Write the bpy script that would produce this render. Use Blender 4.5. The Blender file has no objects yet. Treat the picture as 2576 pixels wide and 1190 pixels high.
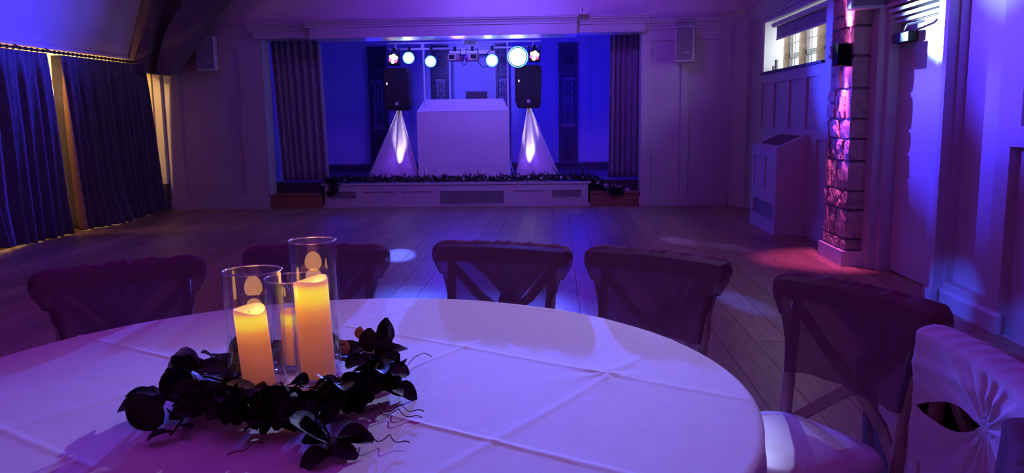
import bpy, bmesh, math, random
import numpy as np
from mathutils import Vector, Matrix
R = math.radians
PI = math.pi
random.seed(7)
sc = bpy.context.scene
C = sc.collection

# ------------------------------------------------------------------ camera
cam_d = bpy.data.cameras.new('camera'); cam = bpy.data.objects.new('camera', cam_d); C.objects.link(cam)
r_ = Vector((0.99852641, 0.05250589, -0.01371661)); u_ = Vector((0.00592258, 0.1458106, 0.9892948)); f_ = Vector((-0.05394383, 0.98791822, -0.14528477))
cam.matrix_world = Matrix(((r_.x, u_.x, -f_.x, 0), (r_.y, u_.y, -f_.y, 0), (r_.z, u_.z, -f_.z, 1.335), (0, 0, 0, 1)))
cam_d.sensor_fit = 'HORIZONTAL'; cam_d.sensor_width = 36; cam_d.lens = 28.79; cam_d.clip_start = .02
sc.camera = cam
# ------------------------------------------------------------------ view and world
vs = sc.view_settings
vs.view_transform = 'Standard'; vs.look = 'None'; vs.gamma = 1; vs.use_curve_mapping = False; vs.exposure = 0.0
w = bpy.data.worlds.new('world'); sc.world = w; w.use_nodes = True
wb = w.node_tree.nodes['Background']; wb.inputs[0].default_value = (.86, .93, 1, 1); wb.inputs[1].default_value = 1.3

# ------------------------------------------------------------------ lights
def aim(o, t):
    d = Vector(t) - o.location
    o.rotation_euler = d.to_track_quat('-Z', 'Y').to_euler()
def spot(name, loc, tgt, col, watts, size, blend=.5, rad=.05):
    d = bpy.data.lights.new(name, 'SPOT'); d.energy = watts; d.color = col; d.spot_size = R(size); d.spot_blend = blend; d.shadow_soft_size = rad
    o = bpy.data.objects.new(name, d); C.objects.link(o); o.location = loc; aim(o, tgt); return o
def point(name, loc, col, watts, rad=.06):
    d = bpy.data.lights.new(name, 'POINT'); d.energy = watts; d.color = col; d.shadow_soft_size = rad
    o = bpy.data.objects.new(name, d); C.objects.link(o); o.location = loc; return o
def area(name, loc, tgt, col, watts, sx, sy):
    d = bpy.data.lights.new(name, 'AREA'); d.energy = watts; d.color = col; d.shape = 'RECTANGLE'; d.size = sx; d.size_y = sy
    o = bpy.data.objects.new(name, d); C.objects.link(o); o.location = loc; aim(o, tgt); return o
# party lamps on the stage, thrown down the hall
spot('lamp_key_blue', (-.57, 12.62, 2.22), (-.30, 1.6, 1.0), (.07, .09, 1), 6000, 27, .9)
spot('lamp_key_violet', (-2.25, 12.62, 2.22), (-.55, 1.6, .95), (.05, .14, 1), 1700, 27, .9)
spot('ceiling_downlight', (1.6, 7.4, 3.5), (-.25, 1.80, .76), (.42, .44, 1), 1050, 20, 1, .04)
spot('beam_door', (-.50, 12.60, 2.25), (2.80, 6.08, 1.95), (.35, .58, 1), 16000, 4.9, .8, .03)
spot('ceiling_beam_right_wall', (-2.6, 7.2, 3.7), (2.7, 4.95, 2.15), (.055, .03, 1), 7500, 23, 1, .03)
spot('ceiling_beam_right_wall', (-2.6, 7.2, 3.7), (2.7, 5.2, 2.40), (.38, .62, 1), 4200, 11, 1, .03)
spot('beam_door_wash', (-.50, 12.60, 2.25), (2.80, 6.15, 1.15), (.04, .03, 1), 6500, 12, 1, .03)
spot('wash_window_wall', (-2.45, 12.60, 2.2), (2.72, 8.35, 1.75), (.03, .05, 1), 4500, 13, 1, .03)
spot('wash_curtain', (-.32, 12.60, 2.25), (-5.8, 7.4, 1.7), (.03, .025, 1), 3800, 40, 1, .04)
# broad blue spill on the hall floor and walls
spot('wash_hall_blue', (-1.45, 12.45, 2.32), (-.6, 6.0, .2), (.02, .01, 1), 200, 125, .6, .1)
# stage interior
for i, (x, y, z, p) in enumerate(((-1.55, 13.2, 2.35, 34), (-.35, 13.2, 2.3, 56), (-2.9, 13.3, 2.3, 10), (.35, 13.4, 1.6, 50), (-3.7, 13.6, 1.2, 6))):
    point('stage_blue', (x, y, z), (.012, .004, 1), p, .12)
for x in (-2.1, -1.4, -.75): point('lamp_spill', (x, 12.56, 2.27), (.14, .10, 1), 5, .05)
spot('stage_alcove_white', (-1.5, 13.6, 2.5), (-1.5, 15.3, 1.9), (.12, .09, 1), 240, 70, .8, .1)
for x, p in ((-2.22, 7), (-.58, 9), (-1.0, 4)):
    spot('soffit_glare', (x, 12.50, 2.33), (x, 12.15, 2.50), (.45, .65, 1), p, 95, .9, .03)
# added violet, pink and blue fill lights for the hall, no fittings behind them
area('fill_violet', (-1.6, 5.0, 4.45), (-1.6, 5.2, 0), (.56, .03, 1), 68, 6, 8)  # added ambient fill at ceiling height, pointing down
area('fill_pink', (.2, -1.4, 1.6), (-.8, 7, 1.4), (1, .03, .08), 7.5, 2.5, 1.5)  # added pink fill from behind the camera
spot('fill_stage_wall', (-.7, 8.0, 4.1), (-.7, 12.1, 2.7), (.17, .035, 1), 620, 80, 1, .3)  # added fill, imitates the lamp flare on the wall above the stage
spot('fill_stage_wall', (-.6, 9.2, 4.1), (-.75, 12.1, 3.0), (.17, .13, 1), 320, 48, 1, .3)  # second added fill, narrower, middle of the same wall
spot('fill_right_corner', (1.2, 8.6, .15), (1.4, 12.1, 3.1), (.42, .09, 1), 70, 60, 1, .2)  # added fill that tints the far right corner
# floor dapples of the derby lamps
for (x, y, wd, p, cl) in ((-1.55, 7.9, 4.0, 400, (.1, .14, 1)), (1.30, 8.7, 4.2, 900, (.16, .14, 1)), (1.72, 8.28, 3.6, 800, (.16, .14, 1)), (1.32, 5.8, 2.4, 5200, (.05, .11, 1)), (-4.3, 6.1, 3.5, 400, (.1, .14, 1)), (2.2, 7.5, 3.2, 300, (.2, .12, 1))):
    spot('derby_dapple', (-2.45 if x < 0 else -.32, 12.6, 2.2), (x, y, 0), cl, p, wd, .6, .02)
for (x, y, z, wd, p) in ((-5.6, 7.6, 2.95, 5, 700), (-5.6, 9.3, 2.95, 4, 450), (-5.6, 8.8, 2.8, 34, 1150)):
    spot('derby_ceiling', (-.32, 12.6, 2.2), (x, y, z), (.05, .05, 1), p, wd, .9, .04)
spot('floor_blue_glow', (1.85, 5.3, .5), (2.64, 5.5, .04), (.02, .08, 1), 34, 46, .9, .03)
spot('floor_blue_glow', (2.0, 4.3, .6), (2.68, 4.72, .0), (.02, .08, 1), 26, 36, .9, .03)
# warm bar room behind the curtains, daylight annex behind the high window
spot('bar_shelf_light', (-7.2, 10.7, 2.40), (-8.0, 12.7, 1.3), (1, .66, .30), 800, 85, .6, .1)
spot('bar_downlight', (-6.34, 10.1, 2.30), (-6.06, 12.0, 1.35), (1, .58, .20), 150, 50, .8, .04)
for y in (8.6, 9.3, 9.95, 10.6, 11.2): point('bar_low_fill', (-6.05, y, 1.72), (1, .46, .14), 5.5, .03)  # added warm points behind the curtain for the glow above the rod
point('bar_gap_fill', (-6.75, 9.25, 1.8), (1, .60, .22), 14, .05)  # added warm point that brightens the folded curtain edge
area('annex_fill', (3.3, 13.0, 2.95), (3.3, 13.0, 0), (.92, .97, 1), 90, .6, 6)  # added area light under the annex ceiling, brightens its white walls
area('annex_window_day', (4.5, 10.8, 2.5), (2.9, 11.2, 1.9), (.9, .96, 1), 180, 5, 1.4)

# ------------------------------------------------------------------ materials
MATS = {}
def nmat(name, col, rough=.6, var=.12, nscale=6, bump=0, bscale=60, metal=0, spec=.5, rand=0, stretch=None, sheen=0, coat=0):
    if name in MATS: return MATS[name]
    m = bpy.data.materials.new(name); m.use_nodes = True; nt = m.node_tree; N = nt.nodes; L = nt.links
    b = N['Principled BSDF']; b.inputs['Roughness'].default_value = rough; b.inputs['Metallic'].default_value = metal
    b.inputs['Specular IOR Level'].default_value = spec
    if sheen: b.inputs['Sheen Weight'].default_value = sheen
    if coat: b.inputs['Coat Weight'].default_value = coat; b.inputs['Coat Roughness'].default_value = .25
    geo = N.new('ShaderNodeNewGeometry'); mp = N.new('ShaderNodeMapping'); L.new(geo.outputs['Position'], mp.inputs['Vector'])
    if stretch: mp.inputs['Scale'].default_value = stretch
    if rand:
        oi = N.new('ShaderNodeObjectInfo'); mu = N.new('ShaderNodeMath'); mu.operation = 'MULTIPLY'; mu.inputs[1].default_value = 37.0
        L.new(oi.outputs['Random'], mu.inputs[0]); cx = N.new('ShaderNodeCombineXYZ'); L.new(mu.outputs[0], cx.inputs[0]); L.new(mu.outputs[0], cx.inputs[1]); L.new(cx.outputs[0], mp.inputs['Location'])
    nz = N.new('ShaderNodeTexNoise'); nz.inputs['Scale'].default_value = nscale; nz.inputs['Detail'].default_value = 5; L.new(mp.outputs[0], nz.inputs['Vector'])
    cr = N.new('ShaderNodeValToRGB'); L.new(nz.outputs[0], cr.inputs[0])
    c0 = [max(0, c * (1 - var)) for c in col]; c1 = [min(1, c * (1 + var)) for c in col]
    cr.color_ramp.elements[0].position = .3; cr.color_ramp.elements[1].position = .7
    cr.color_ramp.elements[0].color = (*c0, 1); cr.color_ramp.elements[1].color = (*c1, 1)
    out = cr.outputs[0]
    if rand:
        hs = N.new('ShaderNodeHueSaturation'); mr = N.new('ShaderNodeMapRange'); mr.inputs[3].default_value = 1 - rand; mr.inputs[4].default_value = 1 + rand
        L.new(oi.outputs['Random'], mr.inputs[0]); L.new(mr.outputs[0], hs.inputs['Value']); L.new(out, hs.inputs['Color']); out = hs.outputs[0]
    L.new(out, b.inputs['Base Color'])
    if bump:
        n2 = N.new('ShaderNodeTexNoise'); n2.inputs['Scale'].default_value = bscale; n2.inputs['Detail'].default_value = 6; L.new(mp.outputs[0], n2.inputs['Vector'])
        bp = N.new('ShaderNodeBump'); bp.inputs['Strength'].default_value = bump; bp.inputs['Distance'].default_value = .01; L.new(n2.outputs[0], bp.inputs['Height']); L.new(bp.outputs[0], b.inputs['Normal'])
    MATS[name] = m; return m
def emat(name, col, strength):
    if name in MATS: return MATS[name]
    m = bpy.data.materials.new(name); m.use_nodes = True; b = m.node_tree.nodes['Principled BSDF']
    b.inputs['Base Color'].default_value = (.4, .4, .4, 1); b.inputs['Emission Color'].default_value = (*col, 1); b.inputs['Emission Strength'].default_value = strength
    MATS[name] = m; return m
def sheer(name, col, transp, transl=.5, rough=.8):
    """thin cloth: diffuse + translucent, partly see-through"""
    m = bpy.data.materials.new(name); m.use_nodes = True; nt = m.node_tree; N = nt.nodes; L = nt.links
    N.remove(N['Principled BSDF']); out = N['Material Output']
    geo = N.new('ShaderNodeNewGeometry'); nz = N.new('ShaderNodeTexNoise'); nz.inputs['Scale'].default_value = 14; L.new(geo.outputs['Position'], nz.inputs['Vector'])
    cr = N.new('ShaderNodeValToRGB'); cr.color_ramp.elements[0].color = (*[c * .85 for c in col], 1); cr.color_ramp.elements[1].color = (*[min(1, c * 1.12) for c in col], 1); L.new(nz.outputs[0], cr.inputs[0])
    d = N.new('ShaderNodeBsdfDiffuse'); t = N.new('ShaderNodeBsdfTranslucent'); L.new(cr.outputs[0], d.inputs[0]); L.new(cr.outputs[0], t.inputs[0])
    mx = N.new('ShaderNodeMixShader'); mx.inputs[0].default_value = transl; L.new(d.outputs[0], mx.inputs[1]); L.new(t.outputs[0], mx.inputs[2])
    tr = N.new('ShaderNodeBsdfTransparent'); m2 = N.new('ShaderNodeMixShader'); m2.inputs[0].default_value = transp; L.new(mx.outputs[0], m2.inputs[1]); L.new(tr.outputs[0], m2.inputs[2])
    L.new(m2.outputs[0], out.inputs[0]); MATS[name] = m; return m
def thin_glass(name, tint=(.97, .98, 1), rough=.02, k=1.0):
    m = bpy.data.materials.new(name); m.use_nodes = True; nt = m.node_tree; N = nt.nodes; L = nt.links
    N.remove(N['Principled BSDF']); out = N['Material Output']
    fr = N.new('ShaderNodeFresnel'); fr.inputs[0].default_value = 1.5
    mu = N.new('ShaderNodeMath'); mu.operation = 'MULTIPLY'; mu.inputs[1].default_value = k; mu.use_clamp = True; L.new(fr.outputs[0], mu.inputs[0])
    gb = N.new('ShaderNodeNewGeometry'); ir = N.new('ShaderNodeMath'); ir.operation = 'MULTIPLY_ADD'; ir.inputs[1].default_value = 1 / 1.5 - 1.5; ir.inputs[2].default_value = 1.5; L.new(gb.outputs['Backfacing'], ir.inputs[0]); L.new(ir.outputs[0], fr.inputs[0])
    g = N.new('ShaderNodeBsdfGlossy'); g.inputs['Roughness'].default_value = rough; t = N.new('ShaderNodeBsdfTransparent'); t.inputs[0].default_value = (*tint, 1)
    mx = N.new('ShaderNodeMixShader'); L.new(mu.outputs[0], mx.inputs[0]); L.new(t.outputs[0], mx.inputs[1]); L.new(g.outputs[0], mx.inputs[2]); L.new(mx.outputs[0], out.inputs[0])
    MATS[name] = m; return m

paint = nmat('panel_paint', (.50, .47, .46), .42, .05, 3, .03, 40)
plaster = nmat('plaster', (.66, .60, .58), .8, .06, 2, .08, 25)
ceil_m = nmat('ceiling_plaster', (.55, .52, .52), .85, .08, 1.5, .05, 20)
stage_wall = nmat('stage_wall_paint', (.40, .40, .46), .7, .06, 2)
timber = nmat('dark_timber', (.055, .04, .034), .55, .25, 5, .15, 40)
oak = nmat('oak_plank', (.30, .185, .105), .40, .28, 7, .12, 30, rand=.22, stretch=(6, .55, 6), spec=.45)
subfloor = nmat('subfloor', (.06, .04, .03), .9)
step_wood = nmat('step_wood', (.26, .12, .06), .5, .2, 8, stretch=(.6, 6, 6))
black = nmat('black_plastic', (.012, .012, .014), .45, .1, 20, .05, 200)
black_grille = nmat('black_grille', (.014, .014, .018), .7, .3, 300)
white_pl = nmat('white_plastic', (.62, .60, .58), .4, .04)
grey_grille = nmat('grey_grille', (.22, .21, .22), .7, .15, 200)
alu = nmat('aluminium', (.68, .68, .70), .4, .05, 10)
velvet = nmat('grey_velvet', (.085, .085, .105), .85, .2, 9, .1, 120, sheen=.4)
lining = nmat('curtain_lining', (.34, .22, .13), .85, .15, 6)
stage_velvet = nmat('stage_curtain_velvet', (.22, .20, .24), .85, .15, 9, sheen=.3)
linen = nmat('white_tablecloth_cotton', (.78, .76, .76), .75, .03, 30, .10, 420)
lycra = nmat('white_lycra', (.72, .70, .72), .7, .03)
stone_m = nmat('sandstone', (.42, .33, .27), .9, .25, 14, .9, 45, rand=.2)
mortar = nmat('mortar', (.20, .17, .15), .95, .2, 30, .5, 60)
mullion_m = nmat('mullion_stone', (.13, .092, .066), .9, .35, 10, .3, 40)
lead = nmat('leaded_bar', (.10, .10, .11), .6)
cream = nmat('cream_paint', (.70, .58, .40), .7, .05)
white_wall = nmat('annex_white', (.82, .82, .80), .8, .03)
chair_wood = nmat('chair_wood', (.42, .27, .22), .5, .25, 10, .08, 60)
ivory_pad = nmat('ivory_pad', (.66, .60, .56), .38, .05, 12)
leaf_m = nmat('eucalyptus_leaf', (.016, .022, .020), .5, .35, 40, .2, 150, rand=.5, spec=.25)
leaf_blue = nmat('pale_leaf_underside', (.20, .33, .34), .5, .35, 60, .2, 150)
leaf_copper = nmat('copper_leaf', (.30, .12, .05), .5, .3, 40)
twig = nmat('twig', (.06, .035, .025), .7)
garland_m = nmat('garland_leaf', (.022, .038, .026), .6, .4, 30)
petal = nmat('white_petal', (.75, .68, .72), .7, .08)
carved = nmat('carved_oak', (.05, .04, .04), .5, .3, 14, .2, 40)
carved_in = nmat('carved_inner', (.17, .15, .16), .6, .3, 18, .2, 50)
glass = thin_glass('vase_glass', (.985, .985, .99), .01, 1.0)
pane_glass = thin_glass('pane_glass', (.97, .98, 1), .02, 1.0)
hood_m = sheer('mauve_organza_shaded', (.20, .085, .135), .17, .03)  # hood cloth darkened, shade of the unlit fronts put into its colour
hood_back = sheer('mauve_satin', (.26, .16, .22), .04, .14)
scrim_m = sheer('white_scrim', (.74, .70, .76), .0, .45)
lamp_w = emat('lamp_white', (.80, .95, 1), 7)
lamp_c = emat('lamp_cyan', (.60, .95, 1), 5)
lamp_p = emat('lamp_cluster', (1, .90, .95), 5)
red_led = emat('lamp_red', (1, .05, .12), 5)
wh_led = emat('indicator', (.8, .9, 1), 6)
pink_em = emat('sconce_lens', (1, .16, .75), 25)

# ------------------------------------------------------------------ mesh helpers
class MB:
    def __init__(s): s.bm = bmesh.new()
    def box(s, x0, x1, y0, y1, z0, z1, M=None):
        P = [(x0, y0, z0), (x1, y0, z0), (x1, y1, z0), (x0, y1, z0), (x0, y0, z1), (x1, y0, z1), (x1, y1, z1), (x0, y1, z1)]
        v = [s.bm.verts.new(M @ Vector(p) if M else p) for p in P]
        for f in ((3, 2, 1, 0), (4, 5, 6, 7), (0, 1, 5, 4), (1, 2, 6, 5), (2, 3, 7, 6), (3, 0, 4, 7)): s.bm.faces.new([v[i] for i in f])
        return s
    def quad(s, *P):
        s.bm.faces.new([s.bm.verts.new(p) for p in P]); return s
    def prism(s, poly, a, b):
        """poly: list of points at a; extruded by vector b-a"""
        d = Vector(b) - Vector(a); v0 = [s.bm.verts.new(p) for p in poly]; v1 = [s.bm.verts.new(Vector(p) + d) for p in poly]; n = len(poly)
        s.bm.faces.new(v0[::-1]); s.bm.faces.new(v1)
        for i in range(n): s.bm.faces.new((v0[i], v0[(i + 1) % n], v1[(i + 1) % n], v1[i]))
        return s
    def tube(s, pts, rad, n=8, cap=True):
        pts = [Vector(p) for p in pts]; rads = rad if isinstance(rad, (list, tuple)) else [rad] * len(pts); rings = []
        up = None
        for i, p in enumerate(pts):
            t = (pts[min(i + 1, len(pts) - 1)] - pts[max(i - 1, 0)]).normalized()
            if up is None: up = Vector((0, 0, 1)) if abs(t.z) < .9 else Vector((1, 0, 0))
            a = t.cross(up).normalized(); b = a.cross(t).normalized(); up = b
            rings.append([s.bm.verts.new(p + a * (rads[i] * math.cos(k * 2 * PI / n)) + b * (rads[i] * math.sin(k * 2 * PI / n))) for k in range(n)])
        for i in range(len(rings) - 1):
            for k in range(n): s.bm.faces.new((rings[i][k], rings[i][(k + 1) % n], rings[i + 1][(k + 1) % n], rings[i + 1][k]))
        if cap: s.bm.faces.new(rings[0][::-1]); s.bm.faces.new(rings[-1])
        return s
    def lathe(s, prof, c=(0, 0, 0), n=32, M=None, caps=True):
        rings = []
        for (r, z) in prof:
            ring = []
            for k in range(n):
                p = Vector((r * math.cos(2 * PI * k / n), r * math.sin(2 * PI * k / n), z))
                if M: p = M @ p
                ring.append(s.bm.verts.new(p + Vector(c)))
            rings.append(ring)
        for i in range(len(rings) - 1):
            for k in range(n): s.bm.faces.new((rings[i][k], rings[i][(k + 1) % n], rings[i + 1][(k + 1) % n], rings[i + 1][k]))
        if caps:
            s.bm.faces.new(rings[0][::-1]); s.bm.faces.new(rings[-1])
        return s
    def grid(s, nu, nv, fn, skip=None, wrap=False):
        V = [[s.bm.verts.new(fn(i / (nu if wrap else nu - 1), j / (nv - 1))) for j in range(nv)] for i in range(nu)]
        for i in range(nu if wrap else nu - 1):
            for j in range(nv - 1):
                if skip and skip((i + .5) / (nu - 1), (j + .5) / (nv - 1)): continue
                s.bm.faces.new((V[i][j], V[(i + 1) % nu][j], V[(i + 1) % nu][j + 1], V[i][j + 1]))
        return s
    def bevel(s, w, seg=2):
        bmesh.ops.bevel(s.bm, geom=s.bm.edges[:], offset=w, segments=seg, affect='EDGES', profile=.5); return s
    def mesh(s, name, m, smooth=False, recalc=True):
        me = bpy.data.meshes.new(name)
        if recalc: bmesh.ops.recalc_face_normals(s.bm, faces=s.bm.faces[:])
        s.bm.to_mesh(me); s.bm.free(); me.materials.append(m)
        if smooth: me.polygons.foreach_set('use_smooth', [True] * len(me.polygons))
        return me
    def build(s, name, m, parent=None, smooth=False, recalc=True):
        o = bpy.data.objects.new(name, s.mesh(name, m, smooth, recalc)); C.objects.link(o)
        if parent: attach(o, parent)
        return o
def attach(o, parent):
    o.parent = parent
    o.matrix_parent_inverse = WM(parent).inverted()
def WM(o):
    m = Matrix.LocRotScale(o.location, o.rotation_euler, o.scale)
    return (WM(o.parent) @ o.matrix_parent_inverse @ m) if o.parent else m
def smooth_angle(o, a=40):
    me = o.data; me.polygons.foreach_set('use_smooth', [True] * len(me.polygons)); me.set_sharp_from_angle(angle=R(a)); return o
def tag(o, label, cat, group=None, kind=None):
    o['label'] = label; o['category'] = cat
    if group: o['group'] = group
    if kind: o['kind'] = kind
    return o
def thing(name, loc, label, cat, group=None, rotz=0, kind=None):
    o = bpy.data.objects.new(name, None); C.objects.link(o); o.location = loc; o.rotation_euler = (0, 0, rotz); o.empty_display_size = .1
    return tag(o, label, cat, group, kind)
def struct(name, mb, m, label, cat='wall', smooth=False):
    o = mb.build(name, m, None, smooth); return tag(o, label, cat, kind='structure')
def panelled(mb, O, U, V, N, u0, u1, v0, v1, holes, depth):
    """a flat face with recessed rectangles; returns the list of recess rectangles (world corner quads)"""
    O, U, V, N = map(Vector, (O, U, V, N))
    us = sorted({u0, u1, *[h[0] for h in holes], *[h[1] for h in holes]}); vv = sorted({v0, v1, *[h[2] for h in holes], *[h[3] for h in holes]})
    P = lambda u, v, d=0: O + U * u + V * v - N * d
    for i in range(len(us) - 1):
        for j in range(len(vv) - 1):
            cu, cv = (us[i] + us[i + 1]) / 2, (vv[j] + vv[j + 1]) / 2
            if any(h[0] < cu < h[1] and h[2] < cv < h[3] for h in holes): continue
            mb.quad(P(us[i], vv[j]), P(us[i + 1], vv[j]), P(us[i + 1], vv[j + 1]), P(us[i], vv[j + 1]))
    for h in holes:
        c = [(h[0], h[2]), (h[1], h[2]), (h[1], h[3]), (h[0], h[3])]
        dd = h[4] if len(h) > 4 else depth
        for k in range(4):
            a, b = c[k], c[(k + 1) % 4]; mb.quad(P(*a), P(*b), P(*b, dd), P(*a, dd))
def slab(O, U, V, N, h, d, th=.012, inset=0.0):
    """a thin board filling a recess at depth d"""
    O, U, V, N = map(Vector, (O, U, V, N)); mb = MB(); e = inset
    c = [(h[0] + e, h[2] + e), (h[1] - e, h[2] + e), (h[1] - e, h[3] - e), (h[0] + e, h[3] - e)]
    poly = [O + U * a + V * b - N * d for a, b in c]
    mb.prism(poly, (0, 0, 0), -N * th); return mb
def cornice(mb, a, b, n, ztop, hgt=.13, proj=.09):
    """moulded cornice from a to b (xy), n = outward normal (xy)"""
    prof = [(0, 0), (.25, 0), (.25, .22), (.42, .30), (.52, .48), (.78, .62), (.82, .78), (1, .82), (1, 1), (0, 1)]
    a, b, n = Vector((*a, 0)), Vector((*b, 0)), Vector((*n, 0))
    poly = [a + n * (p * proj) + Vector((0, 0, ztop - hgt + q * hgt)) for p, q in prof]
    mb.prism(poly, a, b)

# ================================================================== SETTING
# floor: slab + oak planks running towards the stage
fl = struct('floor', MB().box(-9.4, 5.2, -4, 17, -.15, -.016), subfloor, 'dark oak plank floor of the hall, boards running to the stage', 'floor')
unit = MB().box(-.5, .5, -.5, .5, -.5, .5).bevel(.004, 1).mesh('plank', oak)
PW = .202
cols = int((2.95 + 5.95) / PW)
npl = 0
for c in range(cols):
    x = -5.90 + PW * (c + .5); y = .9 - random.uniform(0, 1.6) if abs(x) < 2.9 else 3.2 - random.uniform(0, 1.6)
    while y < 12.25:
        ln = random.uniform(1.9, 2.75); y1 = min(y + ln, 12.25)
        if 12.25 - y1 < .5: y1 = 12.25
        if npl < 298:
            o = bpy.data.objects.new('plank', unit); C.objects.link(o); o.parent = fl
            o.location = (x, (y + y1) / 2, -.0085 + random.uniform(-.0004, .0004)); o.scale = (PW - .003, y1 - y - .003, .016); npl += 1
        y = y1
b = MB().box(-5.9, 2.95, -3.9, .2, -.016, -.001); b.build('board_field', oak, fl)

# back wall
WY = 12.10
mb = MB()
lh = [(-5.60, -5.17, .18, 2.37), (-4.93, -4.67, .18, 2.37)]
rh = [(1.38, 1.81, .18, 2.38), (1.92, 2.40, .18, 2.38)]
O = (0, WY, 0); U = (1, 0, 0); V = (0, 0, 1); N = (0, -1, 0)
panelled(mb, O, U, V, N, -5.84, -4.32, 0, 2.62, lh, .036)
panelled(mb, O, U, V, N, 1.24, 2.60, 0, 2.62, rh, .036)
mb.box(-5.84, -4.32, WY + .037, WY + .36, 0, 2.62); mb.box(1.24, 2.75, WY + .037, WY + .36, 0, 2.62)
wall_back = struct('wall_back', mb, paint, 'panelled painted wall beside the stage opening, far end of the hall')
for h in lh + rh: slab(O, U, V, N, h, .030, .004).build('panel', paint, wall_back)
struct('wall_upper', MB().box(-6.3, 3.2, WY + .02, WY + .30, 2.62, 5.2), plaster, 'pale plaster wall above the stage opening')
mb = MB(); mb.box(-5.85, -4.32, WY - .018, WY, 0, .15); mb.box(1.22, 2.50, WY - .018, WY, 0, .15)
struct('baseboard_back', mb, paint, 'painted skirting at the foot of the far wall', 'baseboard')
mb = MB(); cornice(mb, (-5.45, WY), (-4.42, WY), (0, -1), 2.66, .14, .09); cornice(mb, (1.26, WY), (2.60, WY), (0, -1), 2.68, .14, .10)
struct('trim_1', mb, paint, 'moulded cornice running along the far wall either side of the stage', 'trim')
# proscenium lintels + central beam
mb = MB(); mb.box(-4.40, -3.50, 12.0, 12.42, 2.50, 2.64); cornice(mb, (-4.46, 12.0), (-3.50, 12.0), (0, -1), 2.715, .12, .07); mb.box(-4.46, -3.5, 12.0, 12.3, 2.62, 2.712)
struct('trim_2', mb, paint, 'short moulded lintel over the left stage curtain', 'trim')
mb = MB(); mb.box(.30, 1.28, 12.0, 12.42, 2.50, 2.66); cornice(mb, (.30, 12.0), (1.34, 12.0), (0, -1), 2.735, .12, .07); mb.box(.30, 1.34, 12.0, 12.3, 2.64, 2.732)
struct('trim_3', mb, paint, 'short moulded lintel over the right stage curtain', 'trim')
mb = MB(); mb.box(-3.52, .31, 11.86, 12.42, 2.475, 2.66); cornice(mb, (-3.58, 11.86), (.31, 11.86), (0, -1), 2.735, .11, .07); mb.box(-3.56, .31, 11.86, 12.3, 2.64, 2.732)
struct('trim_4', mb, paint, 'deep boxed beam over the middle of the stage opening with moulded top', 'trim')

# stage platform
SZ = .36
mb = MB(); mb.box(-4.5, 1.4, 12.50, 15.4, .30, SZ); mb.box(-3.50, .48, 12.22, 12.55, .30, SZ - .0)
st = struct('floor_stage', mb, nmat('stage_boards', (.10, .08, .08), .45, .25, 9, stretch=(.6, 5, 5)), 'dark boarded floor of the raised stage', 'floor')
mb = MB()
O = (0, 12.20, 0)
ap = [(-3.40, -3.02, .135, .24, .03), (-2.89, -2.44, .10, .235), (-2.31, -1.88, .10, .235), (-1.74, -.78, .045, .235, .03), (-.63, -.19, .11, .235), (-.06, .37, .13, .235, .03)]
panelled(mb, O, U, V, N, -3.52, .50, 0, .335, ap, .026)
mb.box(-3.52, -3.50, 12.2, 12.5, 0, .335); mb.box(.48, .50, 12.2, 12.5, 0, .335); mb.box(-3.54, .52, 12.18, 12.24, .335, .362)
mb.box(-3.53, -1.76, 12.188, 12.2, 0, .05); mb.box(-.76, .51, 12.188, 12.2, 0, .05)
apron = struct('wall_stage_apron', mb, paint, 'low panelled front of the stage with brass style grilles and blank panels')
vent_m = nmat('vent_mesh', (.36, .33, .34), .6, .1, 50)
for h in ap:
    if len(h) > 4:
        slab(O, U, V, N, h, .028, .01).build('vent_back', carved_in, apron)
        g = MB(); n = int((h[1] - h[0] + h[3] - h[2]) / .028); H = h[3] - h[2]
        for k in range(n):
            x0 = h[0] - H + k * .028
            a = max(x0, h[0]); bq = min(x0 + H, h[1])
            if bq - a < .01: continue
            for fl_ in (0, 1):
                za = h[2] + (a - x0); zb = h[2] + (bq - x0)
                if fl_: za, zb = h[3] + h[2] - za, h[3] + h[2] - zb
                g.tube([(a, 12.205 + .004 * fl_, za), (bq, 12.205 + .004 * fl_, zb)], .0045, 4, False)
        o = g.build('vent_lattice', vent_m, apron); o['kind'] = 'stuff'
        f = MB()
        for q in ((h[0] - .012, h[1] + .012, h[3], h[3] + .014), (h[0] - .012, h[1] + .012, h[2] - .014, h[2]), (h[0] - .014, h[0], h[2], h[3]), (h[1], h[1] + .014, h[2], h[3])): f.box(q[0], q[1], 12.192, 12.2, q[2], q[3])
        f.build('vent_frame', paint, apron)
    else:
        slab(O, U, V, N, h, .022, .004).build('panel', paint, apron)
def side_step(x0, x1, label, nm):
    s = thing(nm, ((x0 + x1) / 2, 12.3, 0), label, 'step', 'steps at the stage ends', kind='structure')
    MB().box(x0, x1, 12.17, 12.5, .0, .185).build('riser_board', step_wood, s); MB().box(x0 - .01, x1, 12.15, 12.5, .185, .205).bevel(.004, 1).build('tread_board', step_wood, s)
    MB().box(x0, x1, 12.48, 12.51, .205, .36).build('upper_riser', carved, s)
side_step(-4.31, -3.53, 'low timber step at the foot of the left stage curtain', 'stage_step')
side_step(.51, 1.23, 'low timber step with fallen garland, under the right stage curtain', 'stage_step')
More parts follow.
